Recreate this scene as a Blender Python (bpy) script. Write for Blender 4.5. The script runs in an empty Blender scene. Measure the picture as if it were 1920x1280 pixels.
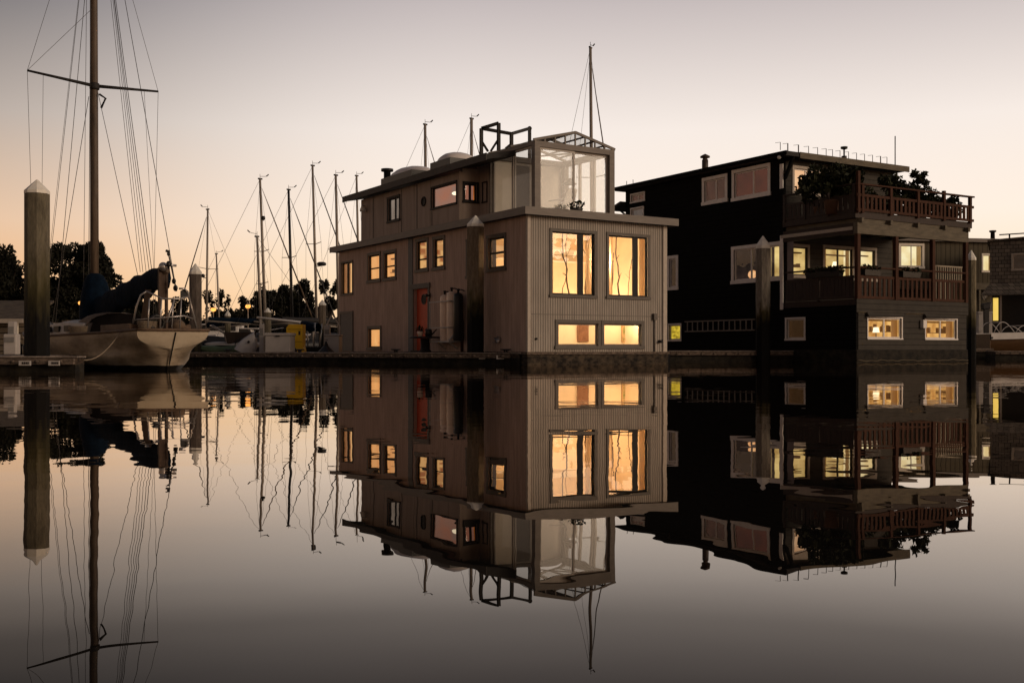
import bpy, bmesh, math, random
from mathutils import Vector, Matrix
R = math.radians
S = bpy.context.scene
COL = S.collection
# ------------------------------------------------------------------ camera, world, sun, exposure
F, HZ, H = 2000.0, 656.0, 0.427          # focal length in photo pixels, horizon row, eye height (m)
cd = bpy.data.cameras.new("camera"); cam = bpy.data.objects.new("camera", cd); COL.objects.link(cam)
cam.location = (0, 0, H); cam.rotation_euler = (R(90), 0, 0)
cd.sensor_width = 36; cd.lens = 36 * F / 1920; cd.shift_y = (HZ - 640) / 1920
cd.clip_start = 0.05; cd.clip_end = 6000
S.camera = cam
S.view_settings.view_transform = 'Standard'; S.view_settings.look = 'None'
S.view_settings.gamma = 1; S.view_settings.exposure = 0
S.cycles.use_denoising = True
S.cycles.max_bounces = 8; S.cycles.transparent_max_bounces = 16
S.cycles.sample_clamp_indirect = 4

W = bpy.data.worlds.new("World"); S.world = W; W.use_nodes = True
def world():
    nt = W.node_tree; N = nt.nodes; L = nt.links; N.clear()
    def math_(op, a, b=None, clamp=False):
        n = N.new("ShaderNodeMath"); n.operation = op; n.use_clamp = clamp
        for i, v in enumerate((a, b)):
            if v is None: continue
            if isinstance(v, (int, float)): n.inputs[i].default_value = v
            else: L.new(v, n.inputs[i])
        return n.outputs[0]
    def ramp(fac, stops):
        n = N.new("ShaderNodeValToRGB"); L.new(fac, n.inputs[0]); e = n.color_ramp.elements
        while len(e) < len(stops): e.new(0.5)
        for k, (p, c) in enumerate(stops):
            e[k].position = p; e[k].color = (*c, 1)
        return n.outputs[0]
    out = N.new("ShaderNodeOutputWorld"); bg = N.new("ShaderNodeBackground")
    tc = N.new("ShaderNodeTexCoord"); sx = N.new("ShaderNodeSeparateXYZ"); L.new(tc.outputs["Generated"], sx.inputs[0])
    z = math_('MAXIMUM', sx.outputs[2], 0.0)
    hl = math_('SQRT', math_('MAXIMUM', math_('SUBTRACT', 1.0, math_('MULTIPLY', z, z)), 1e-4))
    # dusk light is strongest a little beyond the picture's right edge
    az = math_('ADD', math_('MULTIPLY', math_('DIVIDE', sx.outputs[0], hl), SKY_AZ[0]),
               math_('MULTIPLY', math_('DIVIDE', sx.outputs[1], hl), SKY_AZ[1]))
    t = math_('ADD', math_('MULTIPLY', az, 0.5), 0.5, True)
    dim = ramp(z, SKY_DIM); glow = ramp(z, SKY_GLOW)
    mx = N.new("ShaderNodeMix"); mx.data_type = 'RGBA'
    tt = N.new("ShaderNodeMapRange"); tt.interpolation_type = 'SMOOTHSTEP'
    tt.inputs["From Min"].default_value = SKY_MIX[0]; tt.inputs["From Max"].default_value = SKY_MIX[1]; L.new(t, tt.inputs[0])
    L.new(tt.outputs[0], mx.inputs[0]); L.new(dim, mx.inputs[6]); L.new(glow, mx.inputs[7])
    sky = N.new("ShaderNodeTexSky"); sky.sky_type = 'NISHITA'; sky.sun_disc = False
    sky.sun_elevation = R(1.5); sky.sun_rotation = R(110)
    add = N.new("ShaderNodeMix"); add.data_type = 'RGBA'; add.blend_type = 'ADD'
    sc = N.new("ShaderNodeMix"); sc.data_type = 'RGBA'; sc.blend_type = 'MULTIPLY'; sc.inputs[0].default_value = 1
    L.new(sky.outputs[0], sc.inputs[6]); sc.inputs[7].default_value = (0.02, 0.02, 0.02, 1)
    add.inputs[0].default_value = 1; L.new(mx.outputs[2], add.inputs[6]); L.new(sc.outputs[2], add.inputs[7])
    # the eastern half of the sky, away from the afterglow, has already gone dark
    east = N.new("ShaderNodeMapRange"); east.interpolation_type = 'SMOOTHSTEP'; east.inputs["From Min"].default_value = 0.0; east.inputs["From Max"].default_value = 0.58
    east.inputs["To Min"].default_value = 0.52; L.new(t, east.inputs[0])
    em = N.new("ShaderNodeMix"); em.data_type = 'RGBA'; em.blend_type = 'MULTIPLY'; em.inputs[0].default_value = 1
    L.new(add.outputs[2], em.inputs[6]); L.new(east.outputs[0], em.inputs[7])
    L.new(em.outputs[2], bg.inputs[0]); bg.inputs[1].default_value = 1.0
    L.new(bg.outputs[0], out.inputs[0])
def s2l(r, g, b):
    f = lambda c: c / 12.92 if c <= 0.04045 else ((c + 0.055) / 1.055) ** 2.4
    return tuple(f(c / 255) for c in (r, g, b))
SKY_AZ = (0.45, 0.893)
SKY_MIX = (0.78, 0.945)
SKY_DIM = [(0.0, s2l(236, 164, 100)), (0.05, s2l(240, 182, 126)), (0.11, s2l(228, 191, 160)), (0.20, s2l(180, 166, 157)),
           (0.30, s2l(108, 104, 108)), (0.5, s2l(88, 85, 90)), (1.0, s2l(76, 74, 82))]
SKY_GLOW = [(0.0, s2l(255, 212, 160)), (0.06, s2l(255, 229, 196)), (0.12, s2l(255, 238, 223)), (0.20, s2l(246, 234, 226)),
            (0.32, s2l(190, 179, 179)), (0.5, s2l(140, 132, 136)), (1.0, s2l(92, 88, 96))]
world()
sd = bpy.data.lights.new("sun", 'SUN'); sun = bpy.data.objects.new("sun", sd); COL.objects.link(sun)
sd.energy = 1.4; sd.angle = R(24); sd.color = (1.0, 0.77, 0.56)
sun.rotation_euler = Vector((-0.86, 0.44, -0.29)).to_track_quat('-Z', 'Y').to_euler()

# ------------------------------------------------------------------ materials
MATS = {}
def nodes(name):
    m = bpy.data.materials.new(name); m.use_nodes = True
    nt = m.node_tree; nt.nodes.clear()
    out = nt.nodes.new("ShaderNodeOutputMaterial")
    return m, nt, nt.nodes, nt.links, out
def coords(N, L, scale=(1, 1, 1)):
    tc = N.new("ShaderNodeTexCoord"); mp = N.new("ShaderNodeMapping"); mp.inputs["Scale"].default_value = scale
    L.new(tc.outputs["Object"], mp.inputs[0]); return mp.outputs[0]
def mixc(N, L, fac, a, b, blend='MIX'):
    m = N.new("ShaderNodeMix"); m.data_type = 'RGBA'; m.blend_type = blend
    for i, v in ((0, fac), (6, a), (7, b)):
        if isinstance(v, (int, float)): m.inputs[i].default_value = v
        elif isinstance(v, tuple): m.inputs[i].default_value = (*v[:3], 1)
        else: L.new(v, m.inputs[i])
    return m.outputs[2]
def ramp1(N, L, fac, p0, p1):
    n = N.new("ShaderNodeMapRange"); n.inputs["From Min"].default_value = p0; n.inputs["From Max"].default_value = p1
    L.new(fac, n.inputs[0]); return n.outputs[0]
def plain(name, c, rough=0.6, var=0.25, scale=6, stretch=(1, 1, 1), bump=0.0, bscale=40, metal=0.0, spec=0.4):
    """painted / wooden / metal surface: noise-mottled colour, grain bump"""
    if name in MATS: return MATS[name]
    m, nt, N, L, out = nodes(name)
    p = N.new("ShaderNodeBsdfPrincipled"); L.new(p.outputs[0], out.inputs[0])
    v = coords(N, L, stretch)
    n = N.new("ShaderNodeTexNoise"); n.inputs["Scale"].default_value = scale; n.inputs["Detail"].default_value = 6; n.inputs["Roughness"].default_value = 0.65
    L.new(v, n.inputs["Vector"])
    f = ramp1(N, L, n.outputs[0], 0.3, 0.7)
    lo = tuple(x * (1 - var) for x in c); hi = tuple(min(1, x * (1 + var)) for x in c)
    L.new(mixc(N, L, f, lo, hi), p.inputs["Base Color"])
    p.inputs["Roughness"].default_value = rough; p.inputs["Metallic"].default_value = metal; p.inputs["Specular IOR Level"].default_value = spec
    if bump:
        b = N.new("ShaderNodeBump"); b.inputs["Distance"].default_value = bump
        n2 = N.new("ShaderNodeTexNoise"); n2.inputs["Scale"].default_value = bscale; n2.inputs["Detail"].default_value = 4; L.new(v, n2.inputs["Vector"])
        L.new(n2.outputs[0], b.inputs["Height"]); L.new(b.outputs[0], p.inputs["Normal"])
    MATS[name] = m; return m
def grooved(name, c, axis=0, pitch=0.1, groove=0.12, depth=0.012, rough=0.7, var=0.12, dark=0.45, streak=True, spec=0.2):
    """boards or corrugated siding: a groove every PITCH along an axis, weather streaks down the wall"""
    if name in MATS: return MATS[name]
    m, nt, N, L, out = nodes(name)
    p = N.new("ShaderNodeBsdfPrincipled"); L.new(p.outputs[0], out.inputs[0])
    v = coords(N, L); sx = N.new("ShaderNodeSeparateXYZ"); L.new(v, sx.inputs[0])
    def M(op, a, b):
        n = N.new("ShaderNodeMath"); n.operation = op
        for i, q in enumerate((a, b)):
            if isinstance(q, (int, float)): n.inputs[i].default_value = q
            else: L.new(q, n.inputs[i])
        return n.outputs[0]
    if axis == 3:   # either horizontal direction
        s = M('ADD', sx.outputs[0], sx.outputs[1])
    else: s = sx.outputs[axis]
    fr = M('FRACT', M('DIVIDE', s, pitch), 0)
    tri = M('ABSOLUTE', M('SUBTRACT', fr, 0.5), 0)                     # 0.5 at the joint
    g = ramp1(N, L, tri, 0.5 - groove, 0.5 - groove * 0.5)
    vs = coords(N, L, (3, 3, 0.5) if streak else (2, 2, 2))
    n = N.new("ShaderNodeTexNoise"); n.inputs["Scale"].default_value = 1.6; n.inputs["Detail"].default_value = 8; n.inputs["Roughness"].default_value = 0.7
    L.new(vs, n.inputs["Vector"])
    f = ramp1(N, L, n.outputs[0], 0.3, 0.7)
    lo = tuple(x * (1 - var) for x in c); hi = tuple(min(1, x * (1 + var)) for x in c)
    base = mixc(N, L, f, lo, hi)
    base = mixc(N, L, g, base, mixc(N, L, dark, base, (0, 0, 0)))
    L.new(base, p.inputs["Base Color"]); p.inputs["Roughness"].default_value = rough; p.inputs["Specular IOR Level"].default_value = spec
    b = N.new("ShaderNodeBump"); b.inputs["Distance"].default_value = depth; b.invert = True
    L.new(g, b.inputs["Height"]); L.new(b.outputs[0], p.inputs["Normal"])
    MATS[name] = m; return m
def piling_mat(name, c, zlo, zhi, dark=(0.0045, 0.004, 0.0035)):
    """square concrete pile: algae-blackened up to the old tide line, streaked above"""
    m, nt, N, L, out = nodes(name)
    p = N.new("ShaderNodeBsdfPrincipled"); L.new(p.outputs[0], out.inputs[0])
    v = coords(N, L); sx = N.new("ShaderNodeSeparateXYZ"); L.new(v, sx.inputs[0])
    n = N.new("ShaderNodeTexNoise"); n.inputs["Scale"].default_value = 3; n.inputs["Detail"].default_value = 8
    L.new(coords(N, L, (2.5, 2.5, 0.7)), n.inputs["Vector"])
    a = N.new("ShaderNodeMath"); a.operation = 'MULTIPLY_ADD'; L.new(n.outputs[0], a.inputs[0]); a.inputs[1].default_value = 1.4; a.inputs[2].default_value = -0.7
    b = N.new("ShaderNodeMath"); b.operation = 'ADD'; L.new(a.outputs[0], b.inputs[0]); L.new(sx.outputs[2], b.inputs[1])
    f = ramp1(N, L, b.outputs[0], zlo, zhi)
    n2 = N.new("ShaderNodeTexNoise"); n2.inputs["Scale"].default_value = 4; n2.inputs["Detail"].default_value = 9; n2.inputs["Roughness"].default_value = 0.75
    L.new(coords(N, L, (3, 3, 0.6)), n2.inputs["Vector"])
    conc = mixc(N, L, ramp1(N, L, n2.outputs[0], 0.35, 0.68), tuple(x * 0.45 for x in c), tuple(x * 1.25 for x in c))
    moss = mixc(N, L, ramp1(N, L, f, 0.0, 0.55), dark, (0.06, 0.05, 0.02))
    L.new(mixc(N, L, ramp1(N, L, f, 0.45, 1.0), moss, conc), p.inputs["Base Color"])
    p.inputs["Roughness"].default_value = 0.85; p.inputs["Specular IOR Level"].default_value = 0.2
    bp = N.new("ShaderNodeBump"); bp.inputs["Distance"].default_value = 0.02; L.new(n2.outputs[0], bp.inputs["Height"]); L.new(bp.outputs[0], p.inputs["Normal"])
    return m
def mottled(name, c1, c2, scale=5, stretch=(1, 1, 1), rough=0.85, lo=0.4, hi=0.62, bump=0.02):
    if name in MATS: return MATS[name]
    m, nt, N, L, out = nodes(name)
    p = N.new("ShaderNodeBsdfPrincipled"); L.new(p.outputs[0], out.inputs[0])
    n = N.new("ShaderNodeTexNoise"); n.inputs["Scale"].default_value = scale; n.inputs["Detail"].default_value = 9; n.inputs["Roughness"].default_value = 0.7
    L.new(coords(N, L, stretch), n.inputs["Vector"])
    L.new(mixc(N, L, ramp1(N, L, n.outputs[0], lo, hi), c1, c2), p.inputs["Base Color"])
    p.inputs["Roughness"].default_value = rough; p.inputs["Specular IOR Level"].default_value = 0.25
    b = N.new("ShaderNodeBump"); b.inputs["Distance"].default_value = bump; L.new(n.outputs[0], b.inputs["Height"]); L.new(b.outputs[0], p.inputs["Normal"])
    MATS[name] = m; return m
def shingle_mat():
    m, nt, N, L, out = nodes("shingles")
    p = N.new("ShaderNodeBsdfPrincipled"); L.new(p.outputs[0], out.inputs[0])
    tc = N.new("ShaderNodeTexCoord"); sx = N.new("ShaderNodeSeparateXYZ"); L.new(tc.outputs["Object"], sx.inputs[0])
    ad = N.new("ShaderNodeMath"); ad.operation = 'ADD'; L.new(sx.outputs[0], ad.inputs[0]); L.new(sx.outputs[1], ad.inputs[1])
    cx = N.new("ShaderNodeCombineXYZ"); L.new(ad.outputs[0], cx.inputs[0]); L.new(sx.outputs[2], cx.inputs[1])
    b = N.new("ShaderNodeTexBrick"); L.new(cx.outputs[0], b.inputs["Vector"])
    b.inputs["Scale"].default_value = 1; b.inputs["Brick Width"].default_value = 0.28; b.inputs["Row Height"].default_value = 0.2
    b.inputs["Mortar Size"].default_value = 0.012; b.inputs["Color1"].default_value = (0.20, 0.165, 0.13, 1); b.inputs["Color2"].default_value = (0.11, 0.092, 0.075, 1); b.inputs["Mortar"].default_value = (0.015, 0.013, 0.011, 1)
    L.new(b.outputs[0], p.inputs["Base Color"]); p.inputs["Roughness"].default_value = 0.9
    bp = N.new("ShaderNodeBump"); bp.inputs["Distance"].default_value = 0.03; bp.invert = True; L.new(b.outputs[1], bp.inputs["Height"]); L.new(bp.outputs[0], p.inputs["Normal"])
    return m
def glass_mat(name, tint=(0.92, 0.95, 0.95), rough=0.0, wavy=0.0, haze=0.0):
    m, nt, N, L, out = nodes(name)
    tr = N.new("ShaderNodeBsdfTransparent"); tr.inputs[0].default_value = (*tint, 1)
    gl = N.new("ShaderNodeBsdfGlossy"); gl.inputs["Roughness"].default_value = rough
    fr = N.new("ShaderNodeFresnel"); ge = N.new("ShaderNodeNewGeometry"); ir = N.new("ShaderNodeMapRange")   # same reflectance from either side
    ir.inputs["To Min"].default_value = 1.52; ir.inputs["To Max"].default_value = 1 / 1.52; L.new(ge.outputs["Backfacing"], ir.inputs[0]); L.new(ir.outputs[0], fr.inputs[0])
    mx = N.new("ShaderNodeMixShader"); L.new(tr.outputs[0], mx.inputs[1]); L.new(gl.outputs[0], mx.inputs[2])
    if wavy:
        n = N.new("ShaderNodeTexNoise"); n.inputs["Scale"].default_value = 1.4; L.new(coords(N, L), n.inputs["Vector"])
        b = N.new("ShaderNodeBump"); b.inputs["Distance"].default_value = wavy; L.new(n.outputs[0], b.inputs["Height"])
        L.new(b.outputs[0], gl.inputs["Normal"])
    L.new(fr.outputs[0], mx.inputs[0])
    res = mx
    if haze:   # pale diffuse haze mixed in so the panes look milky and bright
        df = N.new("ShaderNodeBsdfDiffuse"); df.inputs[0].default_value = (0.8, 0.76, 0.70, 1)
        m2 = N.new("ShaderNodeMixShader"); m2.inputs[0].default_value = haze
        L.new(mx.outputs[0], m2.inputs[1]); L.new(df.outputs[0], m2.inputs[2]); res = m2
    L.new(res.outputs[0], out.inputs[0]); MATS[name] = m; return m
def lit_mat(name, c1, c2, strength=1.0, scale=3.0, stretch=(1, 1, 1), kind='noise'):
    """glow of a lamp-lit room or blind; unlit ones get a faint added glow"""
    if name in MATS: return MATS[name]
    m, nt, N, L, out = nodes(name)
    e = N.new("ShaderNodeEmission"); L.new(e.outputs[0], out.inputs[0])
    v = coords(N, L, stretch)
    if kind == 'fold':
        n = N.new("ShaderNodeTexWave"); n.inputs["Scale"].default_value = scale; n.inputs["Distortion"].default_value = 2.0; n.inputs["Detail"].default_value = 3
        n.bands_direction = 'DIAGONAL'
    elif kind == 'block':
        n = N.new("ShaderNodeTexVoronoi"); n.inputs["Scale"].default_value = scale; n.distance = 'CHEBYCHEV'
    else:
        n = N.new("ShaderNodeTexNoise"); n.inputs["Scale"].default_value = scale; n.inputs["Detail"].default_value = 3
    L.new(v, n.inputs["Vector"])
    f = ramp1(N, L, n.outputs[0], 0.25, 0.75)
    L.new(mixc(N, L, f, c1, c2), e.inputs[0]); e.inputs[1].default_value = strength
    MATS[name] = m; return m
def water_mat():
    m, nt, N, L, out = nodes("water")
    # still, murky water: mirror reflection that falls off steeply away from grazing, over a near-black body
    body = N.new("ShaderNodeBsdfDiffuse"); body.inputs[0].default_value = (0.008, 0.007, 0.006, 1)
    mir = N.new("ShaderNodeBsdfGlossy"); mir.inputs["Roughness"].default_value = 0.0; mir.inputs[0].default_value = (1.0, 0.945, 0.89, 1)
    lw = N.new("ShaderNodeLayerWeight"); lw.inputs[0].default_value = 0.5
    cr = N.new("ShaderNodeValToRGB"); L.new(lw.outputs["Facing"], cr.inputs[0]); e = cr.color_ramp.elements
    for _ in range(5): e.new(0.5)
    for k, (q, v) in enumerate(((0.0, 0.02), (0.55, 0.04), (0.69, 0.07), (0.76, 0.16), (0.84, 0.44), (0.91, 0.76), (1.0, 0.97))): e[k].position = q; e[k].color = (v, v, v, 1)
    ms = N.new("ShaderNodeMixShader"); L.new(cr.outputs[0], ms.inputs[0]); L.new(body.outputs[0], ms.inputs[1]); L.new(mir.outputs[0], ms.inputs[2]); L.new(ms.outputs[0], out.inputs[0])
    def layer(scale, stretch, dist, prev=None, mask=None, detail=2):
        n = N.new("ShaderNodeTexNoise"); n.inputs["Scale"].default_value = scale; n.inputs["Detail"].default_value = detail
        L.new(coords(N, L, stretch), n.inputs["Vector"])
        b = N.new("ShaderNodeBump"); b.inputs["Distance"].default_value = dist
        L.new(n.outputs[0], b.inputs["Height"])
        if mask is not None: L.new(mask, b.inputs["Strength"])
        if prev is not None: L.new(prev, b.inputs["Normal"])
        return b.outputs[0]
    # a breath of wind reaches the back of the basin only in patches
    nm = N.new("ShaderNodeTexNoise"); nm.inputs["Scale"].default_value = 0.16; nm.inputs["Detail"].default_value = 2
    L.new(coords(N, L, (0.6, 1, 1)), nm.inputs["Vector"])
    sx = N.new("ShaderNodeSeparateXYZ"); L.new(coords(N, L), sx.inputs[0])
    far = N.new("ShaderNodeMapRange"); far.inputs["From Min"].default_value = 7; far.inputs["From Max"].default_value = 16; L.new(sx.outputs[1], far.inputs[0])
    lft = N.new("ShaderNodeMapRange"); lft.inputs["From Min"].default_value = 0.5; lft.inputs["From Max"].default_value = -5; L.new(sx.outputs[0], lft.inputs[0])
    lft.inputs["To Min"].default_value = 0.12
    mk = N.new("ShaderNodeMath"); mk.operation = 'MULTIPLY'; L.new(far.outputs[0], mk.inputs[0]); L.new(lft.outputs[0], mk.inputs[1])
    mk2 = N.new("ShaderNodeMath"); mk2.operation = 'MULTIPLY'; L.new(mk.outputs[0], mk2.inputs[0]); L.new(ramp1(N, L, nm.outputs[0], 0.35, 0.6), mk2.inputs[1])
    b1 = layer(2.2, (1, 1, 1), 0.0012)
    b2 = layer(0.5, (0.8, 1, 1), 0.0048, b1)
    b3 = layer(1.5, (0.5, 1.3, 1), 0.012, b2, mk2.outputs[0], 3)
    L.new(b3, mir.inputs["Normal"])
    return m
def leaf_mat(name, c):
    if name in MATS: return MATS[name]
    m, nt, N, L, out = nodes(name)
    p = N.new("ShaderNodeBsdfPrincipled"); L.new(p.outputs[0], out.inputs[0])
    n = N.new("ShaderNodeTexNoise"); n.inputs["Scale"].default_value = 1.2; L.new(coords(N, L), n.inputs["Vector"])
    L.new(mixc(N, L, ramp1(N, L, n.outputs[0], 0.3, 0.7), tuple(x * 0.6 for x in c), tuple(x * 1.4 for x in c)), p.inputs["Base Color"])
    p.inputs["Roughness"].default_value = 0.7; p.inputs["Specular IOR Level"].default_value = 0.15
    MATS[name] = m; return m

GREY = (0.36, 0.315, 0.27)
M_SIDE = grooved("grey_ribbed_siding", GREY, 3, 0.085, 0.30, 0.014, 0.7, 0.19, 0.35)
M_PLY = grooved("grey_panel_siding", (0.33, 0.262, 0.222), 1, 1.22, 0.012, 0.01, 0.75, 0.18, 0.6)
M_SIDEL = grooved("grey_board_siding", (0.42, 0.298, 0.242), 1, 0.15, 0.06, 0.006, 0.75, 0.24, 0.25)
M_TRIM = plain("dark_taupe_trim", (0.10, 0.083, 0.068), 0.6, 0.2, 8)
M_FASC = plain("grey_fascia_board", (0.17, 0.145, 0.125), 0.6, 0.18, 3, (1, 1, 6))
M_LTRIM = plain("pale_corner_board", (0.42, 0.36, 0.30), 0.6, 0.12, 6)
M_SASH = plain("black_window_sash", (0.018, 0.016, 0.015), 0.6, 0.2, spec=0.2)
M_WSASH = plain("white_window_frame", (0.76, 0.71, 0.67), 0.5, 0.10, 5)
M_PSASH = plain("pale_greenhouse_frame", (0.40, 0.36, 0.32), 0.5, 0.12)
M_ROOF = plain("bitumen_roof", (0.03, 0.028, 0.027), 0.85, 0.3, 5, bump=0.004)
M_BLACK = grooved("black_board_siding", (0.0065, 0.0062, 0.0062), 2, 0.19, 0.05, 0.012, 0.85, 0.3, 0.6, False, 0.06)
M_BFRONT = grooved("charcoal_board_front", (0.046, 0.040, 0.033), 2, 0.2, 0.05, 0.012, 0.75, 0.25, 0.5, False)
M_BOARD = grooved("olive_board_and_batten", (0.085, 0.070, 0.045), 3, 0.30, 0.1, 0.02, 0.75, 0.2, 0.5)
M_REDWOOD = plain("stained_redwood", (0.060, 0.025, 0.014), 0.75, 0.35, 4, (3, 3, 0.6), 0.003, spec=0.15)
M_DKWOOD = plain("dark_stained_wood", (0.03, 0.017, 0.012), 0.7, 0.3, 4, (3, 3, 0.6))
M_BEAM = plain("weathered_beam", (0.12, 0.10, 0.07), 0.8, 0.35, 3, (1, 1, 4), 0.004)
M_BLK = plain("black_metal", (0.012, 0.011, 0.011), 0.45, 0.2)
M_DKFR = plain("black_painted_timber", (0.016, 0.013, 0.012), 0.7, 0.3)
M_CONC = mottled("stained_concrete_float", (0.009, 0.007, 0.006), (0.075, 0.055, 0.036), 4.5, (1, 1, 1.6))
M_CONC2 = mottled("dark_tarred_float", (0.006, 0.005, 0.004), (0.026, 0.021, 0.014), 3.5, (1, 1, 1.2))
M_DOCK = mottled("weathered_dock_side", (0.010, 0.008, 0.007), (0.085, 0.055, 0.036), 9, (1, 1, 2.5))
M_DOCKTOP = mottled("dock_deck_boards", (0.16, 0.13, 0.11), (0.32, 0.26, 0.22), 5, (1, 1, 1), 0.7)
M_WALER = mottled("dock_timber_waler", (0.05, 0.036, 0.028), (0.20, 0.15, 0.115), 7, (1.2, 1.2, 5))
M_STEEL = plain("galvanised_steel", (0.45, 0.42, 0.40), 0.35, 0.15, 8, metal=0.7)
M_ALU = plain("anodised_mast", (0.30, 0.255, 0.21), 0.45, 0.15, 3, metal=0.25)
M_WOODMAST = plain("varnished_spruce_mast", (0.085, 0.058, 0.038), 0.6, 0.55, 2.5, (4, 4, 0.5))
M_WIRE = plain("rigging_wire", (0.035, 0.032, 0.032), 0.5, 0.1)
M_HULL = mottled("shaded_dirty_hull_paint", (0.19, 0.145, 0.10), (0.40, 0.32, 0.23), 2.2, (0.8, 0.8, 2.2), 0.45, 0.32, 0.6, 0.001)  # shade of the side and real dirt both mixed into the hull colour
M_TRANS = mottled("lit_transom_paint", (0.44, 0.36, 0.26), (0.56, 0.47, 0.35), 3, (1, 1, 1.5), 0.45, 0.3, 0.6, 0.001)  # lighter copy of the hull paint, its sunlit tone put into the colour
M_WHITE = plain("white_gelcoat", (0.50, 0.47, 0.45), 0.4, 0.12, 2)
M_NAVYH = plain("dark_hull_paint", (0.02, 0.02, 0.024), 0.4, 0.2)
M_WHITE2 = plain("chalky_white_box", (0.42, 0.385, 0.36), 0.6, 0.12, 3)
M_BLUE = plain("navy_canvas", (0.0025, 0.008, 0.018), 0.9, 0.4, 6, bump=0.03, bscale=6, spec=0.08)
M_CANVAS = plain("weathered_canvas", (0.13, 0.088, 0.058), 0.85, 0.35, 5, bump=0.01, bscale=8)
M_TEAK = plain("grey_teak", (0.10, 0.06, 0.035), 0.7, 0.35, 5)
M_YEL = plain("yellow_painted_steel", (0.95, 0.55, 0.016), 0.5, 0.12, 4)
M_RED = plain("red_door_paint", (0.52, 0.065, 0.022), 0.55, 0.15, 5)
M_TANK = plain("cream_cylinder_paint", (0.78, 0.60, 0.48), 0.4, 0.12, 5)
M_CREAM = plain("cream_room_wall", (0.78, 0.62, 0.42), 0.8, 0.13, 1.1)
M_WHITEP = plain("white_plastic", (0.70, 0.67, 0.62), 0.4, 0.05)
M_DULL = plain("white_painted_board", (0.82, 0.75, 0.64), 0.7, 0.06, 3)
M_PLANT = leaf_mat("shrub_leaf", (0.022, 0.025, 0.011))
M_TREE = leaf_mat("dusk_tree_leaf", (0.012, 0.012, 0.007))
M_BARK = plain("tree_bark", (0.03, 0.022, 0.016), 0.9, 0.3)
M_POT = plain("clay_pot", (0.10, 0.05, 0.03), 0.8, 0.2)
M_GLASS = glass_mat("window_glass", wavy=0.01)
M_GHGLASS = glass_mat("greenhouse_glass", (0.93, 0.94, 0.93), haze=0.20)
M_DOME = plain("milky_skylight_dome", (0.72, 0.66, 0.62), 0.3, 0.05)
M_SHING = shingle_mat()
M_MUD = mottled("dark_shore_ground", (0.02, 0.018, 0.012), (0.05, 0.045, 0.03), 0.3)
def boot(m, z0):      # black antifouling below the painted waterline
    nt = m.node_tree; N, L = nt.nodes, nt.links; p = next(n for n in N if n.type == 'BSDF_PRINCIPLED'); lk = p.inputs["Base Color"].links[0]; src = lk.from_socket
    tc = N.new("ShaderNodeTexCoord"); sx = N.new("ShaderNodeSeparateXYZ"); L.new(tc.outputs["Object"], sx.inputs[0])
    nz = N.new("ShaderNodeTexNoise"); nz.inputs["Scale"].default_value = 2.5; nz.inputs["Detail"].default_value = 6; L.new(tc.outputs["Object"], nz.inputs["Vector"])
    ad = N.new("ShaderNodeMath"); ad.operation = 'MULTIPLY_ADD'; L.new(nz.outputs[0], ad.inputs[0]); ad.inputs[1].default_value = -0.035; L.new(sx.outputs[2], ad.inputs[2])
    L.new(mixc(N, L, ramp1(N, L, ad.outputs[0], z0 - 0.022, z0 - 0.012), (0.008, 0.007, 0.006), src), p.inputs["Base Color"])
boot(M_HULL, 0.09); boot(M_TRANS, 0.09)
M_BROWNHULL = mottled("varnished_mahogany", (0.05, 0.024, 0.010), (0.10, 0.052, 0.022), 4, (1, 1, 5), 0.35, 0.3, 0.7, 0.001)
AMB = s2l(255, 200, 130); AMBD = s2l(225, 140, 70); AMBY = s2l(250, 215, 110)
L_ROOM = lit_mat("lamp_lit_room", s2l(205, 120, 60), s2l(255, 205, 135), 1.0, 1.8, kind='noise')
L_BLIND = lit_mat("lamp_lit_blind", s2l(226, 142, 76), s2l(255, 193, 122), 1.0, 5.0, (1, 1, 0.1))
L_FOLD = lit_mat("lamp_lit_curtain", s2l(215, 135, 70), s2l(255, 205, 140), 1.0, 6.0, (1, 1, 0.15))
L_CLUT = lit_mat("lamp_lit_shelf_room", s2l(150, 80, 35), s2l(255, 200, 125), 1.0, 3.2, (1, 1, 1.4), 'block')
L_YELG = lit_mat("lamp_lit_yellow_print", s2l(90, 75, 0), s2l(240, 205, 60), 1.0, 5, (1, 1, 1.6), 'noise')
L_ORG = lit_mat("dim_orange_room", s2l(60, 20, 8), s2l(240, 130, 40), 1.0, 4, (1, 1, 0.4))
L_PALE = lit_mat("pale_lit_room", s2l(225, 190, 120), s2l(255, 240, 195), 1.1, 1.5)
L_WARM = lit_mat("warm_lit_room", s2l(165, 105, 45), s2l(255, 200, 118), 1.1, 2.8, (1, 1, 0.7))
L_RED = lit_mat("dim_red_room", s2l(44, 27, 22), s2l(76, 46, 36), 1.0, 1.6)
L_DIM = lit_mat("unlit_room_faint_glow", s2l(26, 20, 17), s2l(48, 36, 31), 1.0, 2)  # faint emission, though no lamp is lit in these rooms

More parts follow.
